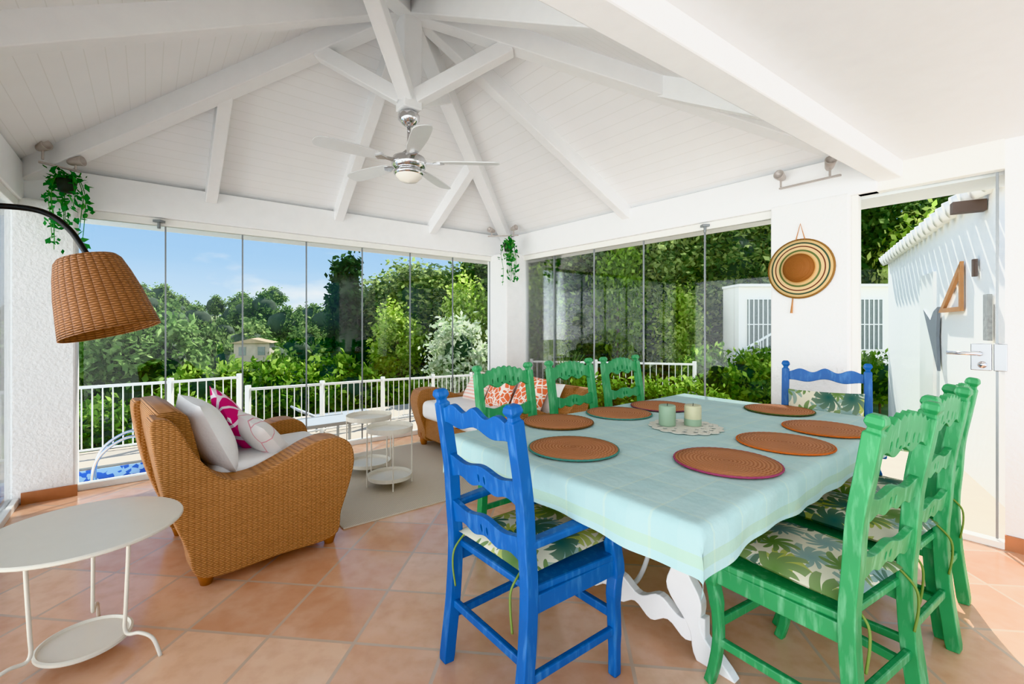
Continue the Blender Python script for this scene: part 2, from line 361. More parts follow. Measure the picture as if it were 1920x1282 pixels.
def dup(root, loc, rz=0, label=None, group=None, scale=None):
    def cp(o, par):
        c = o.copy(); COL.objects.link(c); c.parent = par
        for ch in o.children: cp(ch, c)
        return c
    r = cp(root, None); r.location = loc; r.rotation_euler = (0, 0, rz)
    if label: r['label'] = label
    if group: r['group'] = group
    if scale: r.scale = scale
    return r
YZ = Matrix(((0, 0, 1, 0), (1, 0, 0, 0), (0, 1, 0, 0), (0, 0, 0, 1)))   # poly (x,y) -> (Y,Z), thickness along X
XZ = Matrix(((1, 0, 0, 0), (0, 0, -1, 0), (0, 1, 0, 0), (0, 0, 0, 1)))  # poly -> (X,Z), thickness along Y
def TR(x, y, z): return Matrix.Translation((x, y, z))
def ell(cx, cy, rx, ry, n=10): return [(cx+rx*math.cos(2*PI*k/n), cy+ry*math.sin(2*PI*k/n)) for k in range(n)]
def pillow_mb(w, h, t, n=16, pinch=.07, roll=0):
    mb = MB(); vs = []; fs = []
    for sgn in (1, -1):
        o = len(vs)
        for i in range(n+1):
            for j in range(n+1):
                x = -1+2*i/n; y = -1+2*j/n
                th = t/2*max(0, (1-abs(x)**3)*(1-abs(y)**3))**.6
                X = w/2*x*(1-pinch*(1-y*y)); Y = h/2*y*(1-pinch*(1-x*x))
                vs.append((X*math.cos(roll)-Y*math.sin(roll), X*math.sin(roll)+Y*math.cos(roll), sgn*th))
        for i in range(n):
            for j in range(n):
                q = (o+i*(n+1)+j, o+(i+1)*(n+1)+j, o+(i+1)*(n+1)+j+1, o+i*(n+1)+j+1); fs.append(q if sgn > 0 else q[::-1])
    return mb.add(vs, fs)

# ------------------------------------------------------------------ room shell
TEND = 7.0
struct('floor', MB().rbox(-.12, 4.7, -.12, TEND, -.12, 0), M['tiles'], 'terracotta tiled floor laid on the diagonal')
AP_U, AP_T, ZE, ZA = 2.42, 1.92, 2.48, 3.66
apex = RF(AP_U, AP_T, ZA); cC, cL, cR, cD = RF(-.1, -.1, ZE-.04), RF(4.7, -.1, ZE-.04), RF(-.1, 4.12, ZE-.04), RF(4.7, 4.12, ZE-.04)
mb = MB(); mb.add([apex, cC, cL, cD, cR], [(0, 1, 2), (0, 2, 3), (0, 3, 4), (0, 4, 1)])
struct('ceiling', mb, M['planks'], 'white boarded pyramid ceiling')
tb0, tb1 = 4.05, 3.79
mb = MB(); p = []
for z in (2.26, 2.5):
    p += [RF(4.6, tb1, z), RF(4.6, tb1+.13, z), RF(-.02, tb0+.13, z), RF(-.02, tb0, z)]
mb.hexa(p); struct('trim_1', mb, M['beam'], 'big white beam between the pyramid roof and the flat ceiling', bevel=.008)
mb = MB(); p = []
for z in (2.37, 2.45):
    p += [RF(4.7, tb1+.1, z), RF(4.7, TEND, z), RF(-.15, TEND, z), RF(-.15, tb0+.1, z)]
mb.hexa(p); struct('ceiling', mb, M['white'], 'flat white ceiling above the dining end')
struct('trim_2', MB().rbox(-.1, 4.7, -.1, .05, 2.2, ZE), M['beam'], 'white eave beam over the left glass wall', bevel=.008)
struct('trim_3', MB().rbox(-.1, .05, .05, 4.05, 2.2, ZE), M['beam'], 'white eave beam over the right glass wall', bevel=.008)
struct('trim_4', MB().rbox(4.57, 4.7, .05, 4.05, 2.2, ZE), M['beam'], 'white eave beam along the far left side', bevel=.008)
def slope_pt(u, t, s, off):
    e = RF(u, t, ZE); q = e.lerp(apex, s); return V(q.x, q.y, q.z-off)
ntrim = [5]
def rafter(p, q, w=.09, h=.14, label='white roof rafter'):
    struct('trim_%d' % ntrim[0], MB().bar(p, q, w, h), M['beam'], label, bevel=.006); ntrim[0] += 1
for (u, t, lab) in ((0.02, 0.02, 'hip rafter to the back corner'), (4.57, .02, 'hip rafter to the left corner'), (.02, 4.05, 'hip rafter to the right corner'), (4.57, 4.0, 'hip rafter over the viewer')):
    rafter(slope_pt(u, t, .0, .05), slope_pt(u, t, .985, .1), .12, .16, lab)
rafter(slope_pt(2.3, .02, 0, .04), slope_pt(AP_U, .02, .96, .08), label='common rafter over the left glass wall')
rafter(slope_pt(.02, 2.0, 0, .04), slope_pt(.02, AP_T, .96, .08), label='common rafter over the right glass wall')
rafter(slope_pt(4.57, 2.0, 0, .04), slope_pt(4.57, AP_T, .96, .08), .1, .15, 'common rafter toward the left side')
rafter(slope_pt(2.4, 3.92, 0, .04), slope_pt(AP_U, 3.92, .96, .08), .1, .15, 'common rafter toward the big beam')
def jack(u, t):
    e = RF(u, t, ZE)
    k = (4.57-u)/(4.57-AP_U) if u > AP_U else u/AP_U
    q = RF(u, AP_T*k, ZE+(ZA-ZE)*k)
    rafter(V(e.x, e.y, e.z-.04), V(q.x, q.y, q.z-.07), label='short jack rafter over the left glass wall')
jack(3.42, .02); jack(1.2, .02)
e = RF(1.1, 3.97, ZE); q = RF(1.1, 4.05-(4.05-AP_T)*.45, ZE+(ZA-ZE)*.45)
rafter(V(e.x, e.y, e.z-.04), V(q.x, q.y, q.z-.07), label='short jack rafter beside the big beam')
mb = MB(); mb.box(V(apex.x, apex.y, (2.81+3.62)/2), (.14, .14, .81), Matrix.Rotation(TH, 3, 'Z'))
struct('trim_%d' % ntrim[0], mb, M['beam'], 'white king post hanging from the apex', bevel=.01); ntrim[0] += 1
for (u, t) in ((4.57, .02), (.02, 4.05), (4.57, 4.0), (.02, .02)):
    q = RF(u, t, ZE).lerp(apex, .775); d = V(q.x-apex.x, q.y-apex.y).normalized()
    rafter(V(apex.x+d.x*.05, apex.y+d.y*.05, 2.90), V(q.x, q.y, q.z-.15), .1, .1, 'diagonal strut from the king post')
mb = MB(); mb.rbox(-.45, 5.3, -.6, -.1, 2.19, 2.32); mb.rbox(-.45, -.1, -.1, 6, 2.19, 2.32); struct('trim_%d' % ntrim[0], mb, M['white'], 'white outer eaves'); ntrim[0] += 1
def pillar(name, u0, u1, t0, t1, label, ztop=2.22):
    struct(name, MB().rbox(u0, u1, t0, t1, 0, ztop), M['plaster'], label, bevel=.015)
pillar('wall_back_corner', -.08, .3, -.08, .34, 'white plaster pillar in the back corner')
pillar('wall_left_corner', 4.29, 4.66, -.1, .12, 'rough white plaster pillar at the left corner')
pillar('wall_right_pillar', -.2, .06, 3.385, 3.9, 'white plaster pillar beside the glass door')
struct('wall_right', MB().rbox(-.3, .0, 4.63, TEND, 0, 2.4), M['plaster'], 'white plaster wall beyond the glass door')
struct('baseboard_left', MB().rbox(4.28, 4.575, .12, .135, 0, .085), M['terra'], 'terracotta skirting on the left pillar')
struct('baseboard_right', MB().rbox(.0, .014, 4.63, TEND, 0, .085), M['terra'], 'terracotta skirting on the right wall')
struct('baseboard_pillar', MB().rbox(.06, .074, 3.385, 3.9, 0, .085), M['terra'], 'terracotta skirting on the right pillar')
def glasswall(name, label, cuts, fn, z0=.05, z1=2.14):
    def seg(mb, s0, s1, w, za, zb):
        p0, p1 = fn(s0, -w/2), fn(s1, -w/2); q0, q1 = fn(s0, w/2), fn(s1, w/2)
        P = []
        for z in (za, zb): P += [V(p0.x, p0.y, z), V(p1.x, p1.y, z), V(q1.x, q1.y, z), V(q0.x, q0.y, z)]
        mb.hexa(P)
    mb = MB(); seg(mb, cuts[0], cuts[-1], .06, z1, 2.2); seg(mb, cuts[0], cuts[-1], .07, 0, z0)
    root = struct(name, mb, M['metalwhite'], label, bevel=.004)
    for i in range(len(cuts)-1):
        m2 = MB(); seg(m2, cuts[i]+.004, cuts[i+1]-.004, .008, z0, z1); pn = m2.build('glass_pane', M['glass'], root)
        m3 = MB(); seg(m3, cuts[i+1]-.008, cuts[i+1]+.004, .014, z0, z1); m3.build('pane_edge', M['alu'], pn)
    return root
def solve_u(px):
    k = (px-960)/F; return (C0.x-k*C0.y)/(A.x-k*A.y)
def solve_t(px):
    k = (px-960)/F; return (k*C0.y-C0.x)/(B.x-k*B.y)
glasswall('window_1', 'folding glass wall of seven panes on the left', [4.29]+[solve_u(x) for x in (310, 455, 575, 680, 770, 850)]+[.3], lambda s, o: RF(s, o-.02))
glasswall('window_2', 'folding glass wall of five panes on the right', [.34]+[solve_t(x) for x in (1037, 1112, 1205, 1320)]+[3.385], lambda s, o: RF(o-.02, s))
glasswall('window_3', 'glass side wall at the far left', [.12, .9, 1.7, 2.5, 3.3, 4.05], lambda s, o: RF(4.62+o, s))
for (wn, fnp) in (('window_1', RF(solve_u(298), .03, 2.17)), ('window_2', RF(.03, solve_t(1325), 2.17))):
    mb = MB(); mb.tube([fnp, fnp-V(0, 0, .06)], .012, 8); mb.box(fnp, (.06, .06, .02)); mb.build('hinge', M['alu'], bpy.data.objects[wn])
mb = MB(); mb.rbox(-.05, .02, 3.9, 4.63, 2.2, 2.38); mb.rbox(-.05, .02, 3.9, 3.94, 0, 2.2); mb.rbox(-.05, .02, 3.94, 4.63, 0, .04)
door = struct('door_1', mb, M['metalwhite'], 'frameless glass door with steel lock', bevel=.004)
pn = MB().rbox(-.022, -.012, 3.945, 4.6, .045, 2.19).build('glass_pane', M['doorglass'], door)
MB().rbox(-.024, -.008, 4.592, 4.604, .045, 2.19).build('pane_edge', M['alu'], pn)
zc = 1.107
for (ta, tb) in ((4.49, 4.578), (4.585, 4.64)):
    MB().rbox(-.03, .014, ta, tb, zc-.08, zc+.08).build('lock_plate', M['steel'], door, bevel=.004)
hb = MB(); hb.tube([RF(.01, 4.53, zc+.02), RF(.06, 4.53, zc+.02)], .013, 10); hb.tube([RF(.06, 4.54, zc+.02), RF(.06, 4.39, zc+.02)], .011, 10); hb.tube([RF(.01, 4.54, zc-.045), RF(.03, 4.54, zc-.045)], .02, 12); hb.build('door_handle', M['chrome'], door, smooth=True)

# ------------------------------------------------------------------ dining table and cloth
t = thing('dining_table', 'long dining table with white scalloped trestle legs', 'table', TF(0, 0), TH)
MB().box((0, 0, .735), (2*HL-.02, 2*HS-.02, .04)).build('tabletop', M['tablewhite'], t, bevel=.005)
def trestle_leg(sx, sy):
    L, R = [], []
    for i in range(29):
        s = i/28; cy = .14+.30*s+.035*math.sin(2*PI*s); z = .70-.70*s; hw = .052+.022*math.cos(s*6*PI)
        L.append((sy*(cy-hw), z)); R.append((sy*(cy+hw), z))
    return MB().prism(L+R[::-1], .045, TR(sx, 0, 0) @ YZ)
for sx in (-.55, .6):
    for sy in (-1, 1): trestle_leg(sx, sy).build('leg', M['tablewhite'], t, bevel=.005)
    top, bot = [], []
    for i in range(41):
        y = -.40+.80*i/40; top.append((y, .155+.022*math.cos(y/.4*4*PI))); bot.append((y, .075-.02*math.cos(y/.4*5*PI)))
    MB().prism(top+bot[::-1], .04, TR(sx, 0, 0) @ YZ).build('crossbar', M['tablewhite'], t, bevel=.004)
    MB().box((sx, 0, .70), (.06, .9, .04)).build('top_rail', M['tablewhite'], t)
    sg = 1 if sx < 0 else -1
    MB().tube(spath([(sx, 0, .16), (sx+sg*.1, 0, .1), (sx+sg*.2, 0, .2), (sx+sg*.25, 0, .42), (sx+sg*.38, 0, .6), (sx+sg*.5, 0, .71)]), .011, 8).build('iron_stretcher', M['tablewhite'], t, smooth=True)
d = DROP; nx, ny = 110, 74; vs = []; fs = []
for i in range(nx+1):
    for j in range(ny+1):
        x = -(HL+d)+2*(HL+d)*i/nx; y = -(HS+d)+2*(HS+d)*j/ny
        ex = max(0, abs(x)-HL); ey = max(0, abs(y)-HS); mn, mxx = min(ex, ey), max(ex, ey)
        sx = 1 if x > 0 else -1; sy = 1 if y > 0 else -1
        X = min(max(x, -HL), HL); Y = min(max(y, -HS), HS)
        wx = .007*math.sin(y*13+1)+.004*math.sin(y*31+2); wy = .007*math.sin(x*11)+.004*math.sin(x*27+1)
        if ex > 0: X += sx*(.014*min(1, ex/.02)+.06*mn+wx*ex/d)
        if ey > 0: Y += sy*(.014*min(1, ey/.02)+.06*mn+wy*ey/d)
        vs.append((X, Y, -(mxx*(1+.06*math.sin(x*7+y*5))+.42*mn)*.97+.0012*math.sin(x*9+y*7)*(1 if mxx == 0 else 0)))
for i in range(nx):
    for j in range(ny): fs.append((i*(ny+1)+j, (i+1)*(ny+1)+j, (i+1)*(ny+1)+j+1, i*(ny+1)+j+1))
tc = MB().add(vs, fs).build('tablecloth', M['cloth'], smooth=True, loc=TF(0, 0, .7585), rot=(0, 0, TH)); tag(tc, 'pale aqua checked tablecloth draped over the dining table', 'tablecloth')
ZT = .7605
edge = {'magenta': '#9c4464', 'orange': '#c9682f', 'darkgreen': '#4d5a34', 'plum': '#86505c', 'teal': '#4d8578', 'brown': '#6a4a2a'}
for k, h in edge.items(): M['edge_'+k] = paint('edge_'+k, h, .8, var=.15, bp=.5, bscale=150)
mats = [(1362, 865, 'magenta', 'round rattan placemat with magenta edge nearest the front corner of the table'),
        (1470, 830, 'orange', 'orange-edged rattan placemat before the middle chair of the right row'),
        (1548, 803, 'orange', 'orange-edged rattan placemat before the farthest chair of the right row'),
        (1460, 768, 'darkgreen', 'dark-green-edged rattan placemat at the far end by the far blue chair'),
        (1240, 761, 'plum', 'plum-edged rattan placemat behind the two candles'),
        (1160, 774, 'teal', 'teal-edged rattan placemat before the middle chair of the far green row'),
        (1046, 790, 'brown', 'brown-edged rattan placemat beside the first chair of the far green row'),
        (1075, 839, 'teal', 'teal-edged rattan placemat in front of the near blue armchair')]
r0 = .192
for px, py, ek, lab in mats:
    p = on(px, py, ZT+.005); m = thing('placemat', lab, 'placemat', (p.x, p.y, ZT), random.random()*6, 'round woven placemats')
    MB().lathe([(0, .002), (r0, .002), (r0, .009), (r0*.7, .010), (0, .010)], 48).build('woven_disc', M['placemat'], m, smooth=True)
    MB().tube([(r0*math.cos(a*2*PI/96), r0*math.sin(a*2*PI/96), .006) for a in range(96)], [.0034+.001*(q % 2) for q in range(96)], 6, True).build('braided_edge', M['edge_'+ek], m, smooth=True)
p = on(1285, 800, ZT); pts = [( (.17+.018*abs(math.sin(a*16*PI/128)))*math.cos(a*2*PI/128), (.17+.018*abs(math.sin(a*16*PI/128)))*math.sin(a*2*PI/128)) for a in range(128)]
holes = [ell(.135*math.cos(q*PI/8), .135*math.sin(q*PI/8), .014, .014, 8) for q in range(16)]+[ell(.085*math.cos(q*PI/5), .085*math.sin(q*PI/5), .011, .011, 8) for q in range(10)]
dl = MB().prism(pts, .003, None, holes).build('doily', M['doily'], loc=(p.x, p.y, ZT+.0025)); tag(dl, 'white crochet doily under the two candles', 'doily')
for px, py, mk, lab in ((1251, 797, 'candle_green', 'green pillar candle on the doily, left of the pair'), (1299, 797, 'candle_cream', 'pale two-tone pillar candle on the doily, right of the pair')):
    p = on(px, py, ZT+.004); c = thing('candle', lab, 'candle', p, 0, 'candles on the doily')
    MB().lathe([(0, 0), (.041, 0), (.043, .006), (.043, .1), (.040, .108), (.03, .105), (0, .102)], 28).build('wax', M[mk], c, smooth=True)
    if mk == 'candle_cream': MB().lathe([(.0435, .002), (.0437, .004), (.0437, .035), (.0435, .037)], 28).build('wax_band', M['candle_green'], c, smooth=True)
    MB().tube([(0, 0, .1), (.002, 0, .118)], .0015, 6).build('wick', M['black'], c)

# ------------------------------------------------------------------ chairs
def postx(z):
    pts = [(-.235, 0), (-.205, .25), (-.195, .45), (-.215, .75), (-.265, 1.06)]
    for (x0, z0), (x1, z1) in zip(pts, pts[1:]):
        if z <= z1: return x0+(x1-x0)*(z-z0)/(z1-z0)
    return -.265
def make_chair(name, label, mat, arms, group):
    t = thing(name, label, 'chair', (0, 0, 0), 0, group); yw = .22 if arms else .2; fo = .012 if arms else .03
    for sy in (-1, 1):
        pts = spath([(postx(z), sy*yw, z) for z in (0, .1, .25, .45, .6, .75, .9, 1.0)], 3); n = len(pts)
        w = [.042]*n; dd = [.046]*n; dd[0] = .04
        tp = [(postx(1.01), .6, .036), (postx(1.02), .62, .034), (postx(1.035), 1.15, .05), (postx(1.05), .95, .044), (postx(1.056), .6, .03)]
        for (x, k, q), z in zip(tp, (1.005, 1.015, 1.03, 1.046, 1.054)):
            pts.append(V(x, sy*yw, z)); w.append(.042*k); dd.append(q)
        MB().sweep(pts, w, dd, (0, 1, 0)).build('back_leg', mat, t, bevel=.005)
        fl = [(.235, 0), (.215, .07), (.198, .18), (.205, .3), (.222, .38), (.215, .44)]; ww = [.034, .034, .034, .04, .05, .05]
        if arms: fl = [(.215, 0), (.215, .15), (.21, .3), (.222, .38), (.215, .44), (.2, .52), (.215, .61)]; ww = [.036, .04, .044, .05, .048, .034, .042]
        P = spath([(x, sy*(yw+fo), z) for x, z in fl], 4); W = [ww[min(len(ww)-1, i//4)] for i in range(len(P))]
        MB().sweep(P, W, W, (0, 1, 0)).build('front_leg', mat, t, bevel=.006)
        MB().bar((-.21, sy*yw, .17), (.205, sy*(yw+fo), .17), .022, .03).build('stretcher', mat, t, bevel=.005)
        MB().bar((-.2, sy*yw, .405), (.215, sy*(yw+fo), .405), .024, .06).build('apron', mat, t, bevel=.004)
        if arms:
            ap = spath([(-.205, sy*yw, .60), (-.05, sy*(yw+.01), .608), (.1, sy*(yw+.02), .612), (.25, sy*(yw+.025), .60)], 5)
            MB().sweep(ap, [.04+.018*i/(len(ap)-1) for i in range(len(ap))], .028, (0, 1, 0)).build('armrest', mat, t, bevel=.008)
    MB().bar((.21, -yw, .405), (.21, yw, .405), .024, .06).build('apron', mat, t, bevel=.004)
    MB().bar((.205, -yw, .23), (.205, yw, .23), .022, .034).build('stretcher', mat, t, bevel=.005)
    MB().bar((-.205, -yw, .22), (-.205, yw, .22), .022, .03).build('stretcher', mat, t, bevel=.005)
    q = [(-.185, -yw), (.24, -yw-fo-.018), (.25, -yw-fo+.012), (.25, yw+fo-.012), (.24, yw+fo+.018), (-.185, yw)]
    MB().prism(q, .026, TR(0, 0, .445)).build('seat', mat, t, bevel=.007)
    def slat(zc, h, top, bot, holes, nm):
        T, Bt = [], []; n = 36; hw = yw-.012
        for i in range(n+1):
            y = -1+2*i/n; T.append((y*hw, h/2+top(y))); Bt.append((y*hw, -h/2+bot(y)))
        R = Matrix.Rotation(-.14, 4, 'Y')
        MB().prism(Bt+T[::-1], .022, TR(postx(zc), 0, zc) @ R @ YZ, holes).build(nm, mat, t, bevel=.003)
    if arms:
        slat(.955, .07, lambda y: .028*(math.cos(y*3*PI)*.5+.5)*(1-.35*abs(y))-.006, lambda y: .022*(math.cos(y*2*PI)*.5+.5)*(1-.6*y*y), [], 'crest_rail')
        for z in (.755, .575):
            slat(z, .075, lambda y: -.016*(math.cos(y*2*PI+PI)*.5+.5)+.012, lambda y: .016*(math.cos(y*3*PI)*.5+.5), [ell(-.017, .002, .006, .015), ell(.017, .002, .006, .015)], 'back_slat')
    else:
        hl = [ell(x, .012-abs(x)*.16, .006, .016, 8) for x in (-.1, -.06, 0, .06, .1)]+[ell(x, -.016, .008, .005, 8) for x in (-.03, .03)]
        slat(.955, .085, lambda y: .052*max(0, math.cos(y*PI/2))**.8-.012+.007*math.cos(y*9*PI), lambda y: .022*(math.cos(y*3*PI)*.5+.5), hl, 'crest_rail')
        for z in (.765, .595):
            slat(z, .07, lambda y: .018*(math.cos(y*2*PI)*.5+.5)-.008, lambda y: .014*(math.cos(y*4*PI)*.5+.5), [ell(-.017, .004, .006, .014), ell(.017, .004, .006, .014)], 'back_slat')
    return t
def cushion_proto(label):
    c = thing('seat_cushion', label, 'cushion', (0, 0, 0), 0, 'leaf print chair cushions')
    pillow_mb(.43, .42, .075, 18, .02).build('cushion_pad', M['leafprint'], c, smooth=True)
    for sy in (-1, 1):
        MB().tube(spath([(-.2, sy*.165, 0), (-.215, sy*.17, -.01), (-.25, sy*.172, -.05), (-.255, sy*.175, -.11), (-.245, sy*.172, -.19)]), .004, 6).build('tie', M['tie'], c, smooth=True)
    return c
def backpos(bx, by, ang): return V(bx+.235*math.cos(ang), by+.235*math.sin(ang), 0)
blue = make_chair('dining_armchair', 'blue ladder-back armchair nearest the viewer at the near end of the table', M['blue'], True, 'blue dining armchairs')
blue.location = backpos(-.115, 1.585, TH); blue.rotation_euler = (0, 0, TH)
fa = math.atan2(-.819, -.574)
blue2 = dup(blue, backpos(2.03, 2.94, fa), fa, 'blue armchair at the far end of the table beside the white pillar')
green = make_chair('dining_chair', 'green ladder-back chair nearest the viewer in the right-hand row', M['green'], False, 'green dining chairs')
rowR = [(1.16, 1.37, 121), (1.60, 1.70, 123.5), (1.95, 2.0, 125.5)]
g0 = math.radians(rowR[0][2])
green.location = backpos(rowR[0][0], rowR[0][1], g0); green.rotation_euler = (0, 0, g0)
chairs = [(blue, TH), (green, g0)]
for (x, y, dg), lab in zip(rowR[1:], ('middle green chair of the right-hand row', 'farthest green chair of the right-hand row near the glass door')):
    g1 = math.radians(dg); chairs.append((dup(green, backpos(x, y, g1), g1, lab), g1))
gb = math.atan2(B.y, B.x)
for s, lab in ((-.49, 'green chair of the far row just behind the near blue armchair'), (.10, 'middle green chair of the far row in front of the sofa'), (.665, 'green chair of the far row nearest the right windows')):
    p = TF(s, -.93); chairs.append((dup(green, backpos(p.x, p.y, gb), gb, lab), gb))
cl = ['leaf print cushion tied on the near blue armchair', 'leaf print cushion on the nearest green chair of the right row', 'leaf print cushion on the middle green chair of the right row',
      'leaf print cushion on the farthest green chair of the right row', 'leaf print cushion on the green chair behind the near blue armchair', 'leaf print cushion on the middle chair of the far row', 'leaf print cushion on the far row chair nearest the right windows']
cproto = None
for (ch, an), lab in zip(chairs, cl):
    loc = V(ch.location.x+.02*math.cos(an), ch.location.y+.02*math.sin(an), .496)
    if cproto is None:
        cproto = cushion_proto(lab); cproto.location = loc; cproto.rotation_euler = (0, 0, an)
    else: dup(cproto, loc, an, lab)
p = blue2.location; o = pillow_mb(.42, .40, .08, 16, .03).build('seat_cushion', M['leafprint'], smooth=True, loc=(p.x-.12*math.cos(fa), p.y-.12*math.sin(fa), .67), rot=(0, 1.36, fa)); tag(o, 'leaf print cushion standing against the back of the far blue armchair', 'cushion', 'leaf print chair cushions')

# ------------------------------------------------------------------ wicker seats
def make_wicker(name, label, width, loc, rz, kk=1.0):
    def hz(z): return z if z < .6 else .6+(z-.6)*kk
    t = thing(name, label, 'armchair' if width < 1.2 else 'sofa', loc, rz)
    prof = [(-.30, .06), (.05, .055), (.34, .06), (.385, .2), (.44, .36), (.465, .49), (.435, .59), (.35, .635), (.22, .625), (.08, .565), (-.08, .51), (-.22, .53), (-.33, .66), (-.41, .82), (-.47, .86), (-.51, .82), (-.46, .5), (-.37, .22)]
    poly = [(p.x, hz(p.y)) for p in spath([V(x, z, 0) for x, z in prof], 5, True)]
    for sy in (-1, 1):
        MB().prism(poly, .17, TR(0, sy*(width/2-.085), 0) @ XZ).build('arm', M['wicker'], t, bevel=.075, seg=6)
    bk = [(-.27, .1), (-.2, .1), (-.33, .76), (-.37, .855), (-.43, .875), (-.48, .83), (-.43, .5), (-.36, .2)]
    MB().prism([(p.x, hz(p.y)) for p in spath([V(x, z, 0) for x, z in bk], 4, True)], width-.2, XZ).build('back', M['wicker'], t, smooth=True)
    MB().box((.04, 0, .2), (.66, width-.26, .22)).build('seat_base', M['wicker'], t, bevel=.03, seg=3)
    for sx, sy in ((.34, 1), (.34, -1), (-.28, 1), (-.28, -1)):
        y = sy*(width/2-.075); MB().lathe([(0, 0), (.025, 0), (.04, .05), (.045, .14), (0, .14)], 16, TR(sx, y, 0)).build('foot', M['foot'], t, smooth=True)
    return t
AR = math.radians(44.6); AL = V(-1.60, 2.74, 0)
arm = make_wicker('wicker_armchair', 'honey coloured woven wicker armchair beside the left window', .9, AL, AR)
SL = RF(1.2, 1.25); SR = TH+PI
sofa = make_wicker('wicker_sofa', 'honey wicker sofa in the back corner behind the green chairs', 1.7, SL, SR, .45)
def local(base, ang, x, y, z): return V(base.x+x*math.cos(ang)-y*math.sin(ang), base.y+x*math.sin(ang)+y*math.cos(ang), z)
def soft(name, label, w, dpt, h, loc, rz, mat, grp=None):
    o = MB().box((0, 0, 0), (w, dpt, h)).build(name, mat, bevel=.06, seg=4, loc=loc, rot=(0, 0, rz)); return tag(o, label, 'cushion', grp)
soft('seat_cushion', 'white seat cushion in the wicker armchair', .70, .555, .24, local(AL, AR, .11, 0, .432), AR, M['whitecloth'])
soft('seat_cushion', 'white seat cushion at the near half of the wicker sofa', .66, .67, .19, local(SL, SR, .10, .342, .408), SR, M['whitecloth'])
soft('seat_cushion', 'white seat cushion at the corner half of the wicker sofa', .66, .67, .19, local(SL, SR, .10, -.342, .408), SR, M['whitecloth'])
def pil(label, mat, w, h, th, loc, face, tilt, roll=0, nm='throw_pillow'):
    o = pillow_mb(w, h, th, 18, .07, roll).build(nm, mat, smooth=True, loc=loc, rot=(0, math.radians(tilt), face)); return tag(o, label, 'pillow')
pil('white back cushion leaning in the wicker armchair', M['whitecloth'], .42, .62, .2, local(AL, AR, -.21, 0, .69), AR, 66, nm='back_cushion')
pil('magenta and white patterned throw pillow in the wicker armchair', M['magenta'], .38, .38, .13, local(AL, AR, -.04, .12, .70), AR-.2, 60, .5)
pil('white pillow with pink lines in the wicker armchair', M['pinkwhite'], .38, .42, .14, local(AL, AR, .06, -.06, .62), AR+.1, 50, .25)
for y, z in ((-.4, .61), (.4, .61)):
    pil('white back cushion on the wicker sofa, %s' % ('by the back pillar' if y < 0 else 'at its near end'), M['whitecloth'], .32, .68, .15, local(SL, SR, -.22, y, z), SR, 66, nm='back_cushion')
pil('pink striped pillow at the corner side of the wicker sofa', M['pinkstripe'], .36, .38, .13, local(SL, SR, -.09, -.36, .64), SR, 58)
pil('coral pillow with white motif in the middle of the wicker sofa', M['coral'], .38, .38, .13, local(SL, SR, -.08, .05, .65), SR, 60, .1)
pil('coral pillow with white motif at the near end of the wicker sofa', M['coral'], .38, .38, .13, local(SL, SR, -.08, .49, .65), SR+.15, 60, -.1)
o = MB().box((0, 0, .005), (1.9, 1.62, .01)).build('rug', M['rug'], loc=RF(1.95, 1.17), rot=(0, 0, TH), bevel=.003); tag(o, 'beige flat woven rug between armchair and sofa', 'rug')

# ------------------------------------------------------------------ small tables
def tray_table(label, p, h, r):
    t = thing('side_table', label, 'side table', (p.x, p.y, .011), .4, 'round tray tables on the rug')
    MB().lathe([(0, h-.02), (r, h-.02), (r+.004, h+.02), (r-.002, h+.02), (r-.006, h-.012), (0, h-.012)], 40).build('tray_top', M['cream'], t, smooth=False)
    MB().lathe([(0, .06), (r*.95, .06), (r*.95+.004, .09), (r*.95-.002, .09), (r*.95-.006, .067), (0, .067)], 40).build('lower_tray', M['cream'], t)
    for k in range(4):
        a = k*PI/2; x, y = (r-.004)*math.cos(a), (r-.004)*math.sin(a)
        MB().tube([(x, y, 0), (x, y, h)], .006, 8).build('leg', M['cream'], t)
    return t
tray_table('cream metal tray table, nearer and smaller of the pair on the rug', on(731, 893, .075), .455, .18)
tray_table('cream metal tray table, farther and larger of the pair on the rug', on(692, 868, .075), .475, .19)
p = V(-1.675, 1.78, 0)
t = thing('side_table', 'round cream metal side table at the left edge, with curved feet', 'side table', p, 0)
MB().lathe([(0, .494), (.308, .494), (.312, .498), (.312, .505), (.308, .509), (0, .508)], 64).build('tabletop', M['cream'], t, smooth=False)
MB().lathe([(0, .055), (.14, .055), (.146, .06), (.146, .07), (.138, .073), (.132, .063), (0, .063)], 48).build('lower_tray', M['cream'], t)
for a in (0, 125, 245):
    a = math.radians(a); c, s = math.cos(a), math.sin(a)
    MB().tube(spath([(.17*c, .17*s, .5), (.168*c, .168*s, .4), (.158*c, .158*s, .18), (.155*c, .155*s, .11), (.17*c, .17*s, .085), (.215*c, .215*s, .09), (.265*c, .265*s, .068), (.295*c, .295*s, .0)], 6), .0068, 10).build('leg', M['cream'], t, smooth=True)

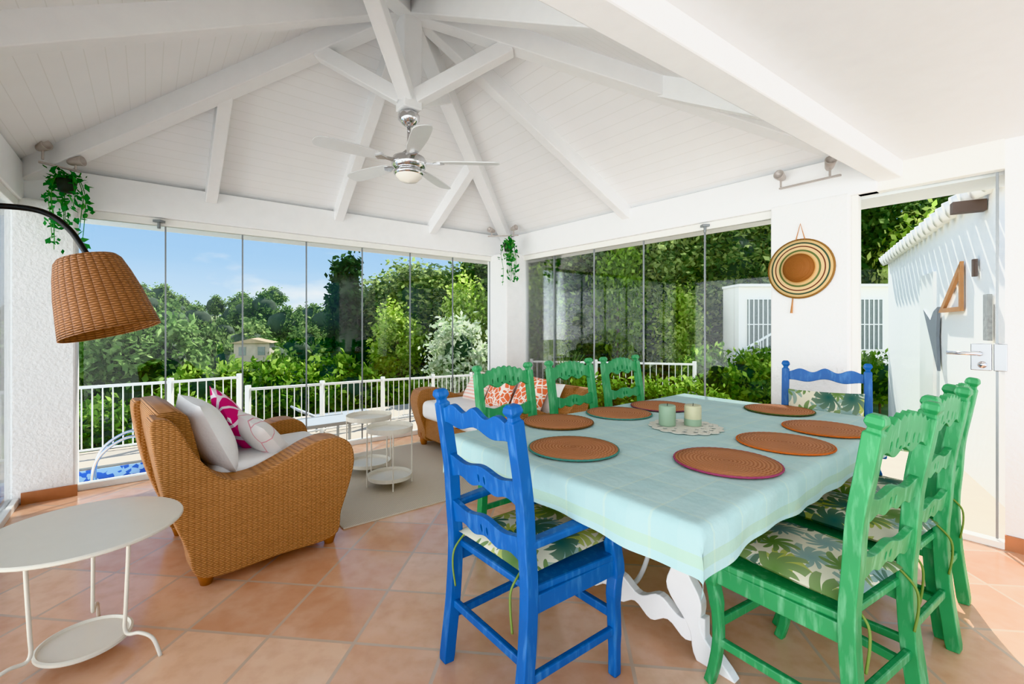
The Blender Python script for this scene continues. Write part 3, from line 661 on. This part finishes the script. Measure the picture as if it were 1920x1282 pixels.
# ------------------------------------------------------------------ arc lamp
lb = V(-2.06, 1.62, 0); t = thing('arc_lamp', 'black arc floor lamp with a woven wicker shade', 'lamp', lb)
path = [lb+V(0, 0, .03), lb+V(0, 0, .7), lb+V(0, 0, 1.3), lb+V(.005, .005, 1.6), lb+V(.045, .035, 1.725), at(0, 386, 1.72), at(80, 397, 1.78), at(130, 430, 1.82), at(166, 482, 1.85)]
MB().tube([q-lb for q in spath(path, 8)], .011, 12).build('pole', M['black'], t, smooth=True)
MB().lathe([(0, 0), (.085, 0), (.085, .02), (.03, .03), (0, .03)], 32).build('base', M['black'], t)
p0 = at(163, 482, 1.85); p1 = at(210, 622, 1.87); ax = (p1-p0).normalized(); ln = (p1-p0).length
MT = TR(*(p0-lb)) @ ax.to_track_quat('Z', 'Y').to_matrix().to_4x4()
prof = [(.02, 0), (.095, .004), (.108, .02), (.125, .08), (.142, .16), (.156, .25), (.166, ln), (.160, ln), (.150, .25), (.136, .16), (.119, .08), (.1, .022), (.02, .012)]
sh = MB().lathe(prof, 48).build('lamp_shade', M['shade'], t, smooth=True); sh.matrix_local = MT
MB().lathe([(0, 0), (.018, 0), (.018, .05), (.03, .08), (.038, .12), (.03, .155), (0, .165)], 20, MT).build('bulb', M['bulb'], t, smooth=True)

# ------------------------------------------------------------------ ceiling fan
t = thing('ceiling_fan', 'chrome ceiling fan with five blades hanging from the king post', 'ceiling fan', (apex.x, apex.y, 2.43))
MB().lathe([(0, .37), (.06, .37), (.075, .35), (.075, .32), (.05, .29), (.02, .27), (0, .27)], 28).build('canopy', M['chrome'], t, smooth=True)
MB().tube([(0, 0, .28), (0, 0, .09)], .012, 12).build('rod', M['chrome'], t, smooth=True)
MB().lathe([(0, .11), (.03, .10), (.06, .07), (.11, .05), (.125, .02), (.115, -.02), (.08, -.04), (0, -.04)], 32).build('motor_housing', M['chrome'], t, smooth=True)
MB().lathe([(.085, -.035), (.105, -.05), (.105, -.065), (.09, -.075)], 32).build('light_ring', M['chrome'], t, smooth=True)
MB().lathe([(.095, -.06), (.09, -.085), (.06, -.115), (0, -.125)], 32).build('light_bowl', M['bulb'], t, smooth=True)
for k in range(5):
    a = math.radians(3+72*k); R = Matrix.Rotation(a, 4, 'Z') @ TR(0, 0, .02) @ Matrix.Rotation(math.radians(11), 4, 'X')
    pts = [(p.x, p.y) for p in spath([V(.2, -.035, 0), (.3, -.06, 0), (.5, -.068, 0), (.62, -.06, 0), (.645, 0, 0), (.61, .05, 0), (.45, .06, 0), (.3, .05, 0), (.2, .03, 0)], 5, True)]
    bl = MB().prism(pts, .006, R).build('blade', M['blade'], t)
    MB().prism([(.1, -.018), (.17, -.012), (.22, -.03), (.25, 0), (.22, .03), (.17, .012), (.1, .018)], .012, R @ TR(0, 0, -.008)).build('blade_bracket', M['chrome'], bl)

# ------------------------------------------------------------------ hat
hc = RF(.075, 3.60, 1.715); ax = V(-A.x, -A.y, .06).normalized()
t = thing('straw_hat', 'striped straw hat hanging on the white pillar', 'hat', hc)
MT = ax.to_track_quat('Z', 'Y').to_matrix().to_4x4()
h1 = MB().lathe([(.225, 0), (.224, .008), (.18, .012), (.125, .018), (.106, .03), (.094, .07), (.065, .095), (0, .102)], 48).build('hat_body', M['hat'], t, smooth=True); h1.matrix_local = MT
bd = MB().lathe([(.108, .024), (.106, .04), (.112, .03)], 48).build('hat_band', M['straw'], t, smooth=True); bd.matrix_local = MT
e = V(B.x, B.y, 0)
MB().tube([e*-.03+V(0, 0, .215), V(0, 0, .335), e*.03+V(0, 0, .215)], .004, 6).build('hanging_cord', M['wood'], t)
MB().tube([e*-.05+V(0, 0, -.21), e*-.055+V(0, 0, -.27), e*-.06+V(0, 0, -.33)], [.004, .006, .009], 6).build('hanging_cord', M['wood'], t)

# ------------------------------------------------------------------ spotlights
def spot(label, p, d, foot):
    t = thing('spotlight', label, 'spotlight', p); d = Vector(d).normalized(); MT = d.to_track_quat('Z', 'Y').to_matrix().to_4x4()
    MB().lathe([(0, -.05), (.018, -.048), (.026, -.03), (.03, .0), (.036, .045), (.032, .05), (.025, .03), (0, .028)], 20, MT).build('lamp_head', M['rust'], t, smooth=True)
    MB().tube([(0, 0, 0), Vector(foot)-Vector(p)], .007, 8).build('bracket', M['rust'], t)
def sbar(label, p, q):
    o = thing('spot_rail', label, 'light rail', p); MB().bar((0, 0, 0), Vector(q)-Vector(p), .02, .012).build('rail', M['rust'], o)
s1, s2 = at(80, 275, 3.2), at(142, 303, 3.3); sbar('metal spot rail above the left pillar', at(72, 303, 3.22), at(150, 322, 3.36))
spot('adjustable spotlight, left of the two above the left pillar', s1, (.7, -.2, .15), s1-V(0, 0, .09)); spot('adjustable spotlight, right of the two above the left pillar', s2, (.7, .1, .1), s2-V(0, 0, .06))
s1, s2 = at(922, 432, 5.75), at(963, 428, 5.75); spot('small spotlight, left of the two at the back corner', s1, (-.5, -.6, .1), s1-V(0, 0, .08)); spot('small spotlight, right of the two at the back corner', s2, (.5, -.6, .1), s2-V(0, 0, .08))
sbar('small spot rail at the back corner', at(915, 443, 5.75), at(972, 441, 5.75))
s1, s2 = at(1464, 331, 3.43), at(1556, 308, 3.1); sbar('metal spot rail over the right pillar', at(1462, 354, 3.43), at(1576, 328, 3.03))
spot('spotlight, left of the two over the right pillar', s1, (-.6, -.5, .1), s1-V(0, 0, .08)); spot('spotlight, right of the two over the right pillar', s2, (-.3, -.6, .3), s2-V(0, 0, .08))

# ------------------------------------------------------------------ foliage helpers
def leaves(name, P, size, mat, parent):
    n = len(P); nr = np.random.normal(size=(n, 3)); nr[:, 2] += .5; nr /= np.linalg.norm(nr, axis=1)[:, None]
    r = np.random.normal(size=(n, 3)); u = np.cross(nr, r); u /= np.linalg.norm(u, axis=1)[:, None]; v = np.cross(nr, u)
    s = size*(.6+.8*np.random.rand(n))[:, None]
    q = np.stack([P+u*s, P+v*s*.5, P-u*s*.8, P-v*s*.5], 1).reshape(-1, 3)
    me = bpy.data.meshes.new(name); me.vertices.add(4*n); me.vertices.foreach_set('co', q.astype(np.float32).ravel())
    me.loops.add(4*n); me.loops.foreach_set('vertex_index', np.arange(4*n, dtype=np.int32)); me.polygons.add(n)
    me.polygons.foreach_set('loop_start', np.arange(0, 4*n, 4, dtype=np.int32)); me.polygons.foreach_set('loop_total', np.full(n, 4, dtype=np.int32)); me.update(); me.validate()
    me.materials.append(mat); o = bpy.data.objects.new(name, me); COL.objects.link(o); o.parent = parent; return o
def crown(n, rad, zc, clumps, spread):
    d = np.random.normal(size=(clumps, 3)); d /= np.linalg.norm(d, axis=1)[:, None]; d *= (.62+.38*np.random.rand(clumps))[:, None]
    c = d*np.array(rad); k = np.random.randint(0, clumps, n); P = c[k]+np.random.normal(size=(n, 3))*spread; P[:, 2] += zc; return P
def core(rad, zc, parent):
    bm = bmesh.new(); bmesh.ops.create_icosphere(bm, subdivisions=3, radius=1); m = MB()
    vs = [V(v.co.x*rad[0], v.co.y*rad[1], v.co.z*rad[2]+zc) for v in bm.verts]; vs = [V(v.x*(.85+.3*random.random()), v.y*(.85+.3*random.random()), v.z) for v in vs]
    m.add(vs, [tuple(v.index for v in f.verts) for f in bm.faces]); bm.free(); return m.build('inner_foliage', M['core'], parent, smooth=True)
def tree(name, label, cat, loc, mat, rad, zc, n, lsize, clumps, spread, group=None, corek=.72, trunk=.08):
    t = thing(name, label, cat, loc, 0, group)
    leaves('foliage', crown(n, rad, zc, clumps, spread), lsize, mat, t)
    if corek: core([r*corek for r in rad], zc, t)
    MB().tube([(0, 0, -.3), (.03, 0, zc*.5), (0, .03, zc)], [trunk, trunk*.8, trunk*.5], 8).build('trunk', M['bark'], t)
    return t
def ivy(label, p, h, w, n):
    t = thing('hanging_ivy', label, 'plant', p)
    MB().lathe([(0, -.06), (.045, -.06), (.06, .03), (.055, .03), (.04, -.05), (0, -.05)], 16).build('pot', M['potgrey'], t, smooth=True)
    P = []
    for k in range(9):
        a = random.random()*6.28; L = h*(.35+.65*random.random()); x, y = w*math.cos(a), w*math.sin(a)
        pth = spath([V(0, 0, .02), V(x*.6, y*.6, .05), V(x, y, -.08), V(x*.9+.02*random.random(), y*.9, -L*.6), V(x*.8, y*.8, -L)], 8)
        MB().tube(pth, .0025, 5).build('vine', M['lf_ivy'], t)
        for _ in range(n//9):
            q = pth[min(len(pth)-1, 4+int((len(pth)-4)*random.random()**1.5))]; P.append((q.x+random.gauss(0, .022), q.y+random.gauss(0, .022), q.z+random.gauss(0, .022)))
    leaves('foliage', np.array(P), .029, M['lf_ivy'], t)
ivy('trailing green ivy hanging at the left pillar', at(125, 345, 3.3), .50, .1, 250)
ivy('trailing green ivy hanging in the back corner', at(953, 462, 5.66), .5, .09, 230)

# ------------------------------------------------------------------ outdoors (terrace one step lower)
ZT_ = -.18; ZL = -.46; PU, PT0, PT1 = 3.85, -1.42, -.5
mb = MB(); mb.rbox(-5, 9, PT1, -.12, -.5, ZT_); mb.rbox(2.85, 9, -2.3, PT1-.92, -.5, ZT_); mb.rbox(2.85, PU, PT0, PT1, -.5, ZT_)
p = []
for z in (-.5, ZT_): p += [RF(2.85, PT1, z), RF(-5, PT1, z), RF(-5, -2.2, z), RF(2.85, -1.58, z)]
mb.hexa(p); mb.rbox(-3, -.12, -.12, 6, -.5, ZT_); mb.rbox(-3, 2.85, -4.4, -1.5, -.6, ZL)
struct('terrace', mb, M['stone'], 'pale stone terraces outside the glass')
o = RF(5.9, -.9, ZT_)
pl = thing('pool', 'blue swimming pool outside the left window', 'pool', o)
def loc_rbox(u0, u1, t0, t1, z0, z1):
    m = MB().rbox(u0, u1, t0, t1, z0, z1); m.v = [tuple(Vector(v)-o) for v in m.v]; return m
loc_rbox(PU, 8.9, PT0, PT1, -.5, ZT_-.12).build('water', M['pooltile'], pl)
m = loc_rbox(PU, 8.9, PT0, PT0+.02, -.48, ZT_-.004); m2 = loc_rbox(PU, PU+.02, PT0+.02, PT1, -.48, ZT_-.004); m.add(m2.v, m2.f); m.build('mosaic_band', M['mosaic'], pl)
m = loc_rbox(PU-.15, 8.9, PT0-.16, PT0, ZT_, ZT_+.025); m2 = loc_rbox(PU-.15, PU, PT0, PT1, ZT_, ZT_+.025); m.add(m2.v, m2.f); m.build('coping', M['stone'], pl, bevel=.006)
bs = RF(4.0, -1.0, ZT_)
lad = thing('pool_ladder', 'curved steel pool handrail', 'handrail', bs)
for off in (0, .3):
    q0 = RF(4.25, -.7-off, ZT_); q1 = RF(3.74, -.7-off, ZT_)
    MB().tube([V(*v)-bs for v in spath([q0-V(0, 0, .2), q0+V(0, 0, .15), q0.lerp(q1, .2)+V(0, 0, .34), q0.lerp(q1, .6)+V(0, 0, .42), q1+V(0, 0, .25), q1+V(0, 0, .02)])], .014, 10).build('rail', M['chrome'], lad, smooth=True)
def railing(label, pts, z0, ztops, sp=.11):
    t = thing('railing', label, 'railing', V(pts[0].x, pts[0].y, z0)); bs = t.location.copy()
    tops = [V(p.x, p.y, z) for p, z in zip(pts, ztops)]; bots = [V(p.x, p.y, z0+.04) for p in pts]
    for i in range(len(pts)-1):
        MB().bar(tops[i]-bs, tops[i+1]-bs, .045, .03).build('top_rail', M['metalwhite'], t); MB().bar(bots[i]-bs, bots[i+1]-bs, .03, .02).build('bottom_rail', M['metalwhite'], t)
        n = max(2, int((tops[i+1]-tops[i]).length/sp))
        for k in range(1, n):
            a = bots[i].lerp(bots[i+1], k/n)-bs; b = tops[i].lerp(tops[i+1], k/n)-bs; MB().tube([a, b], .0068, 6).build('baluster', M['metalwhite'], t)
    for p, z in zip(pts, ztops):
        MB().box(V(p.x, p.y, (z0+z+.05)/2)-bs, (.05, .05, z+.05-z0)).build('post', M['metalwhite'], t)
railing('white metal railing beyond the pool', [RF(6.2, -2.25), RF(4.9, -2.22), RF(3.64, -2.2), RF(2.89, -2.25)], ZT_, [.58]*4, .085)
railing('white metal railing behind the lounger on the terrace', [RF(2.9, -1.5), RF(2.0, -1.58), RF(1.1, -1.66), RF(.2, -1.74), RF(-.6, -1.82)], ZT_, [.50, .48, .46, .43, .40], .085)
railing('white metal railing outside the right windows', [V(.35, 8.3), V(1.5, 8.1), V(3.1, 7.7)], ZT_, [.62, .62, .62], .1)
lg = thing('sun_lounger', 'grey sun lounger on the terrace just outside the left glass', 'sun lounger', RF(2.3, -.95, ZT_), TH, 'sun loungers on the terraces')
MB().box((0, 0, .28), (.9, .5, .03)).build('sling', M['lounger'], lg, bevel=.01); MB().box((-.57, 0, .37), (.45, .5, .03), Matrix.Rotation(.5, 3, 'Y')).build('backrest', M['lounger'], lg, bevel=.01)
for sx in (-.38, .38):
    for sy in (-.22, .22): MB().tube([(sx, sy, 0), (sx, sy, .28)], .018, 8).build('leg', M['alu'], lg)
for sy in (-.25, .25): MB().bar((-.45, sy, .28), (.45, sy, .28), .03, .04).build('side_rail', M['alu'], lg)
dup(lg, RF(1.35, -2.6, ZL), TH, 'grey sun lounger beyond the white railing on the lower terrace')
GY = [(2, -.6), (9, -.9), (14, -2.5), (18, -4), (28, -4), (45, -2.5), (70, 1), (110, 3.2), (170, 3.2)]
def ground(x, y):
    z = GY[-1][1]
    for (y0, z0), (y1, z1) in zip(GY, GY[1:]):
        if y <= y1: z = z0+(z1-z0)*max(0, (y-y0))/(y1-y0); break
    k = min(1, max(0, (x+3)/5)); return z*(1-k)+(-.7)*k
xs = [-150, -110, -80, -60, -45, -35, -27, -20, -15, -11, -8, -5.5, -3, -.5, 2, 6, 12, 20, 40]; ys = [3, 6, 9, 11.5, 14, 18, 23, 28, 36, 45, 56, 70, 88, 110, 140, 170]
vs = [(x, y, ground(x, y)+(random.uniform(-.3, .3) if y > 12 else 0)) for x in xs for y in ys]; n = len(ys)
vs = [(x, y, min(z, -.62)) if y < 12 else (x, y, z) for x, y, z in vs]
struct('ground', MB().add(vs, [(i*n+j, (i+1)*n+j, (i+1)*n+j+1, i*n+j+1) for i in range(len(xs)-1) for j in range(n-1)]), M['terrain'], 'green hillside falling away behind the terrace', smooth=True)
hp = tree('hillside_tree', 'green tree on the distant wooded hillside', 'tree', (0, 0, 0), M['lf_hill'], (1, 1, .95), 1.5, 2600, .11, 40, .16, 'trees on the distant hillside', .8)
SK = [(60, 545), (145, 540), (200, 545), (290, 522), (340, 545), (400, 550), (440, 547), (515, 529), (545, 570), (600, 562), (690, 540), (800, 530)]
def sky(px):
    for (x0, y0), (x1, y1) in zip(SK, SK[1:]):
        if px <= x1: return y0+(y1-y0)*(px-x0)/(x1-x0)
    return 540
rows = [(90, 46, 0, 5.2), (62, 50, 22, 5), (45, 56, 45, 4.6), (33, 66, 66, 4.4), (24, 80, 88, 4.0)]
first = True; rr = random.Random(3)
for Y, step, dy, h in rows:
    px = 60+rr.random()*30
    while px < 690:
        pyt = sky(px)+dy+rr.uniform(-6, 12); top = at(px, pyt, Y); hh = h*rr.uniform(.85, 1.2); s = hh/2.5
        loc = (top.x, top.y+rr.uniform(-3, 3), top.z-hh); w = s*rr.uniform(.75, 1.1)
        if first: hp.location = loc; hp.scale = (w, w, s); first = False
        else: dup(hp, loc, rr.random()*6, None, None, (w, w, s))
        px += step*rr.uniform(.8, 1.2)
hb_ = thing('hillside_house', 'small pale house among the trees on the hillside', 'house', at(478, 680, 22), .3)
MB().box((0, 0, .55), (1.5, 1.2, .9)).build('wall', M['stone'], hb_); MB().prism([(-.9, .98), (.9, .98), (0, 1.2)], 1.5, XZ).build('roof', M['tanroof'], hb_)
for x in (-.4, .4): MB().box((x, -.605, .6), (.3, .02, .4)).build('window', M['glassdark'], hb_)
w = at(258, 590, 13); tree('feathery_tree', 'feathery light green tree left of the valley behind the pool railing', 'tree', (w.x, w.y, w.z-4.4), M['lf_willow'], (1.75, 1.5, 2.0), 2.6, 9000, .12, 90, .22, None, .7)
sp_ = tree('bright_shrub', 'sunlit bright green shrub behind the terrace railing', 'shrub', (0, 0, 0), M['lf_bright'], (.9, .8, .75), .7, 3600, .085, 50, .13, 'sunlit shrubs behind the terrace railing', .75, .04)
first = True
for px, py, Y, s in ((400, 682, 10.4, 1.05), (470, 676, 11.0, 1.1), (545, 678, 10.6, 1.1), (610, 666, 11.4, 1.15), (660, 690, 10.8, 1.0), (165, 755, 7.0, .75), (240, 758, 7.1, .75), (320, 750, 7.6, .8), (400, 745, 8.6, .8), (720, 706, 11.0, 1.0), (790, 712, 11.0, .9)):
    q = at(px, py, Y); loc = (q.x, q.y, q.z-1.45*s)
    if first: sp_.location = loc; sp_.scale = (s, s, s); first = False
    else: dup(sp_, loc, px, None, None, (s, s, s))
q = at(650, 470, 13); tree('cypress', 'tall narrow dark cypress left of the evergreen trees', 'tree', (q.x, q.y, q.z-6.6), M['lf_cyp'], (.5, .5, 3.2), 3.4, 7000, .1, 90, .12, None, .8)
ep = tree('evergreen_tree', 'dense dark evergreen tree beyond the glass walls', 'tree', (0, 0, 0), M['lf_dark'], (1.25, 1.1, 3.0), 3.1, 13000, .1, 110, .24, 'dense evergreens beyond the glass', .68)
first = True
for px, Y, topy in ((725, 15.5, 505), (785, 14, 486), (840, 15, 500), (905, 14, 470), (985, 13.5, 440), (1060, 13, 430), (1130, 13.6, 400), (1210, 13, 395), (1290, 13.4, 380), (1370, 13, 370), (1450, 13.4, 360), (1540, 13.2, 350), (1640, 13.5, 340), (1740, 13.2, 330), (1840, 13.6, 330)):
    top = at(px, topy, Y); h = top.z+1.0; s = h/6.1; loc = (top.x, Y, -1.0)
    sw = 1.0 if px < 1500 else 1.2
    if first: ep.location = loc; ep.scale = (sw, 1, s); first = False
    else: dup(ep, loc, px*.7, None, None, (sw, 1, s))
lt = tree('leafy_tree', 'light green leafy tree standing in front of the dark evergreens', 'tree', (0, 0, 0), M['lf_light'], (.8, .7, 1.3), 2.2, 3800, .085, 46, .17, 'light green trees before the evergreens', 0, .06)
first = True
for px, Y, topy, sw in ((745, 12.2, 570, .8), (880, 12.0, 520, .8), (1010, 11.6, 500, .9), (1160, 11.8, 455, .8), (1275, 11.6, 540, .7), (1720, 12.0, 400, 1.1)):
    top = at(px, topy, Y); s = (top.z+.7)/3.6; loc = (top.x, Y, -.7)
    if first: lt.location = loc; lt.scale = (sw, sw, s); first = False
    else: dup(lt, loc, px*.37, None, None, (sw, sw, s))
q = at(862, 592, 9.3); tree('oleander', 'pale flowering shrub beyond the left glass near the back pillar', 'shrub', (q.x, q.y, q.z-1.9), M['lf_pale'], (.55, .5, .85), 1.0, 3000, .07, 45, .13, None, .6, .04)
lime = tree('lime_shrub', 'yellow green shrub in the planting outside the right windows', 'shrub', (0, 0, 0), M['lf_bright'], (.5, .4, .32), .32, 2200, .05, 36, .08, 'yellow green shrubs outside the right windows', .7, .02)
first = True
for px, py, Y in ((1165, 712, 6.4), (1225, 718, 6.2), (1285, 715, 6.6), (1110, 708, 7.0), (1385, 690, 9.2), (1450, 680, 9.4), (1330, 680, 9.0), (1650, 690, 9.6)):
    q = at(px, py, Y); loc = (q.x, q.y, q.z-.68)
    if first: lime.location = loc; first = False
    else: dup(lime, loc, px, None, None, (1, 1, 1) if Y < 8 else (1.2, 1.2, 1.4))
ag = thing('agave', 'spiky green plant in a pot outside the right windows', 'plant', V(.85, 7.0, ZT_))
MB().lathe([(0, 0), (.14, 0), (.2, .5), (.17, .5), (0, .46)], 20).build('pot', M['terra'], ag, smooth=True)
for k in range(22):
    a = k*2.4; e_ = .5+.5*random.random(); m = MB()
    pth = spath([(0, 0, .48), (.12*math.cos(a)*e_, .12*math.sin(a)*e_, .75), (.32*math.cos(a)*e_, .32*math.sin(a)*e_, 1.0+.15*(1-e_))], 5)
    m.sweep(pth, [.035*(1-i/len(pth))+.003 for i in range(len(pth))], .006, V(-math.sin(a), math.cos(a), 0)); m.build('spiky_leaf', M['lf_willow'], ag)
gh = thing('reflected_house', 'solid white house with grilled windows, standing in for a reflection beside the right pillar', 'house', V(7.4, 11.2, -.3), 0)  # house reflection in the panes, built as a solid front outside
MB().box((0, 0, 1.25), (4.0, .8, 2.5)).build('wall', M['warmstucco'], gh); MB().box((0, -.03, 2.53), (4.04, .9, .06)).build('roof', M['rooftile'], gh)
for x in (-1.4, 1.0):
    wn = MB().box((x, -.41, 1.6), (.8, .04, 1.2)).build('window', M['glassdark'], gh)
    g = MB()
    for k in range(8): g.tube([(x-.385+.11*k, -.47, .95), (x-.385+.11*k, -.47, 2.25)], .012, 6)
    for z in (1.0, 1.6, 2.2): g.bar((x-.42, -.47, z), (x+.42, -.47, z), .015, .02)
    g.build('grille', M['metalwhite'], wn)
sr = thing('reflected_stair_railing', 'sloping white stair railing, standing in for part of the house reflection', 'railing', V(5.3, 10.4, -.3))  # railing from the same pane reflection, also built solid
MB().bar((-.2, 0, .9), (1.3, 0, 1.75), .04, .04).build('top_rail', M['metalwhite'], sr); MB().bar((-.2, 0, .25), (1.3, 0, 1.1), .04, .03).build('bottom_rail', M['metalwhite'], sr)
for k in range(11):
    x = -.2+1.5*k/10; z = .25+.85*k/10; MB().tube([(x, 0, z), (x, 0, z+.65)], .012, 6).build('baluster', M['metalwhite'], sr)
# exterior house wing on the right
w0, w1 = V(3.72, 3.25, 0), V(7.17, 8.64, 0); dr = (w1-w0).normalized(); nrm = V(-dr.y, dr.x, 0)
eh = thing('house_wing', 'white house wing with a tiled eave outside the glass door', 'house', w0)
def wp(px, z, off=.0):
    k = (px-960)/F; s = (k*w0.y-w0.x)/(dr.x-k*dr.y); q = w0+dr*s+nrm*off; return V(q.x, q.y, z)
L = (w1-w0).length; Rm = Matrix.Rotation(math.atan2(dr.y, dr.x), 3, 'Z')
MB().box(dr*L/2-nrm*.15+V(0, 0, 1.0), (L, .3, 2.95), Rm).build('wall', M['stucco'], eh)
m = MB(); p = []
for s_ in (0, L): p.append([dr*s_+nrm*.04+V(0, 0, 2.47), dr*s_-nrm*1.6+V(0, 0, 3.15)])
m.hexa([p[0][0], p[1][0], p[1][1], p[0][1]]+[q+V(0, 0, .05) for q in (p[0][0], p[1][0], p[1][1], p[0][1])]); m.build('roof', M['rooftile'], eh)
m = MB(); nT = int(L/.27)
for k in range(nT+1):
    c = dr*(k*.27); m.tube([c-nrm*1.5+V(0, 0, 3.16), c+nrm*.13+V(0, 0, 2.475)], .085, 12)
m.build('roof_tiles', M['rooftile'], eh, smooth=True)
bc = wp(1850, 2.36, .12)-w0; MB().box(bc, (.1, .22, .1), Rm).build('beam_end', M['darkwood'], eh)
dwp = wp(1742, .95, .01)-w0; MB().box(dwp, (.75, .04, 2.0), Rm).build('door', M['metalwhite'], eh)
def wall_art(name, label, cat, px, py, poly, mat, holes=(), th=.03):
    q = wp(px, 0, .03); Y = q.y; z = CH-(py-HZ)*Y/F; MT = Rm.to_4x4() @ XZ
    o = MB().prism(poly, th, MT, holes).build(name, mat, loc=(q.x, q.y, z)); return tag(o, label, cat)
wall_art('set_square', 'triangular tan wooden frame on the white house wall outside', 'decoration', 1790, 555, [(.46, -.17), (-.40, -.17), (-.40, .33)], M['wood'], [[(.25, -.125), (-.35, -.125), (-.35, .23)]])
wall_art('fish_ornament', 'grey fish shaped ornament hanging on the white house wall', 'decoration', 1757, 615, [(.5, .25), (.1, .1), (-.05, .2), (-.25, .25), (-.2, -.1), (-.25, -.5), (.1, -.15), (.3, .05)], M['slate'])
wall_art('wall_plaque', 'small dark plaque high on the white house wall', 'decoration', 1836, 502, [(-.03, -.08), (.03, -.08), (.03, .08), (-.03, .08)], M['darkwood'])
wall_art('framed_mosaic', 'speckled grey picture on the white house wall by the door edge', 'decoration', 1861, 595, [(-.06, -.2), (.06, -.2), (.06, .2), (-.06, .2)], M['mosaicgrey'])

# ------------------------------------------------------------------ light, world, camera
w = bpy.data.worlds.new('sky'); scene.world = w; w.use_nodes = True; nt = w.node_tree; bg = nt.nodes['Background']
g = nd(nt, 'ShaderNodeTexCoord').outputs['Generated']; s = xyz(nt, g)
cr = nd(nt, 'ShaderNodeValToRGB'); e = cr.color_ramp
e.elements[0].position = 0; e.elements[0].color = (.5, .5, .46, 1); e.elements[1].position = 1; e.elements[1].color = (.22, .36, .64, 1)
for p, c in ((.49, (.5, .52, .48, 1)), (.505, (.50, .62, .72, 1)), (.56, (.31, .48, .68, 1)), (.66, (.16, .34, .62, 1))):
    x = e.elements.new(p); x.color = c
nt.links.new(mth(nt, 'MULTIPLY_ADD', s[2], .5, .5), cr.inputs[0])
mp = nd(nt, 'ShaderNodeMapping'); mp.inputs['Scale'].default_value = (3, 3, 8); mp.inputs['Location'].default_value = (.4, 1.3, .2); nt.links.new(g, mp.inputs[0])
nz = noise(nt, mp.outputs[0], 1.6, 7); cl_ = nd(nt, 'ShaderNodeValToRGB'); cl_.color_ramp.elements[0].position = .52; cl_.color_ramp.elements[1].position = .72; nt.links.new(nz, cl_.inputs[0])
skyc = mixc(nt, cl_.outputs[0], cr.outputs[0], (.75, .75, .76, 1))
# fill glow added to the sky behind the viewer, brightening room and hedges
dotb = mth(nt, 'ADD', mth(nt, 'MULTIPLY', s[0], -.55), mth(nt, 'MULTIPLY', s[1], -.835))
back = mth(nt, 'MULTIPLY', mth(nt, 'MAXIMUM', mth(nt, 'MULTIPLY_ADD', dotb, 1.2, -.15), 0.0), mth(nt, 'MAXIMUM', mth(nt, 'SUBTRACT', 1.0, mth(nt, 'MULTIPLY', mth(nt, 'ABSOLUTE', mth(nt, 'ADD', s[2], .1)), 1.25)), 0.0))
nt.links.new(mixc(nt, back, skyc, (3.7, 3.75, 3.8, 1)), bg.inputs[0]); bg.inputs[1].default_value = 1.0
def lamp(kind, name, loc, dirv, energy, **kw):
    l = bpy.data.lights.new(name, kind); l.energy = energy
    for k, v in kw.items(): setattr(l, k, v)
    o = bpy.data.objects.new(name, l); COL.objects.link(o); o.location = loc; o.rotation_euler = Vector(dirv).to_track_quat('-Z', 'Y').to_euler(); return o
el = math.radians(47); sd = V(.38*math.cos(el), .925*math.cos(el), math.sin(el))
lamp('SUN', 'sun', (0, 0, 10), -sd, 6.4, angle=.01, color=(1, .96, .9))
cam = bpy.data.cameras.new('camera'); co = bpy.data.objects.new('camera', cam); COL.objects.link(co); co.location = (0, 0, CH); co.rotation_euler = (PI/2, 0, 0)
cam.sensor_width = 36; cam.lens = F/1920*36; cam.shift_y = -(641-HZ)/1920; cam.clip_start = .05; cam.clip_end = 500
scene.camera = co
try: scene.view_settings.view_transform = 'Khronos PBR Neutral'
except Exception: scene.view_settings.view_transform = 'Standard'
scene.view_settings.exposure = .8
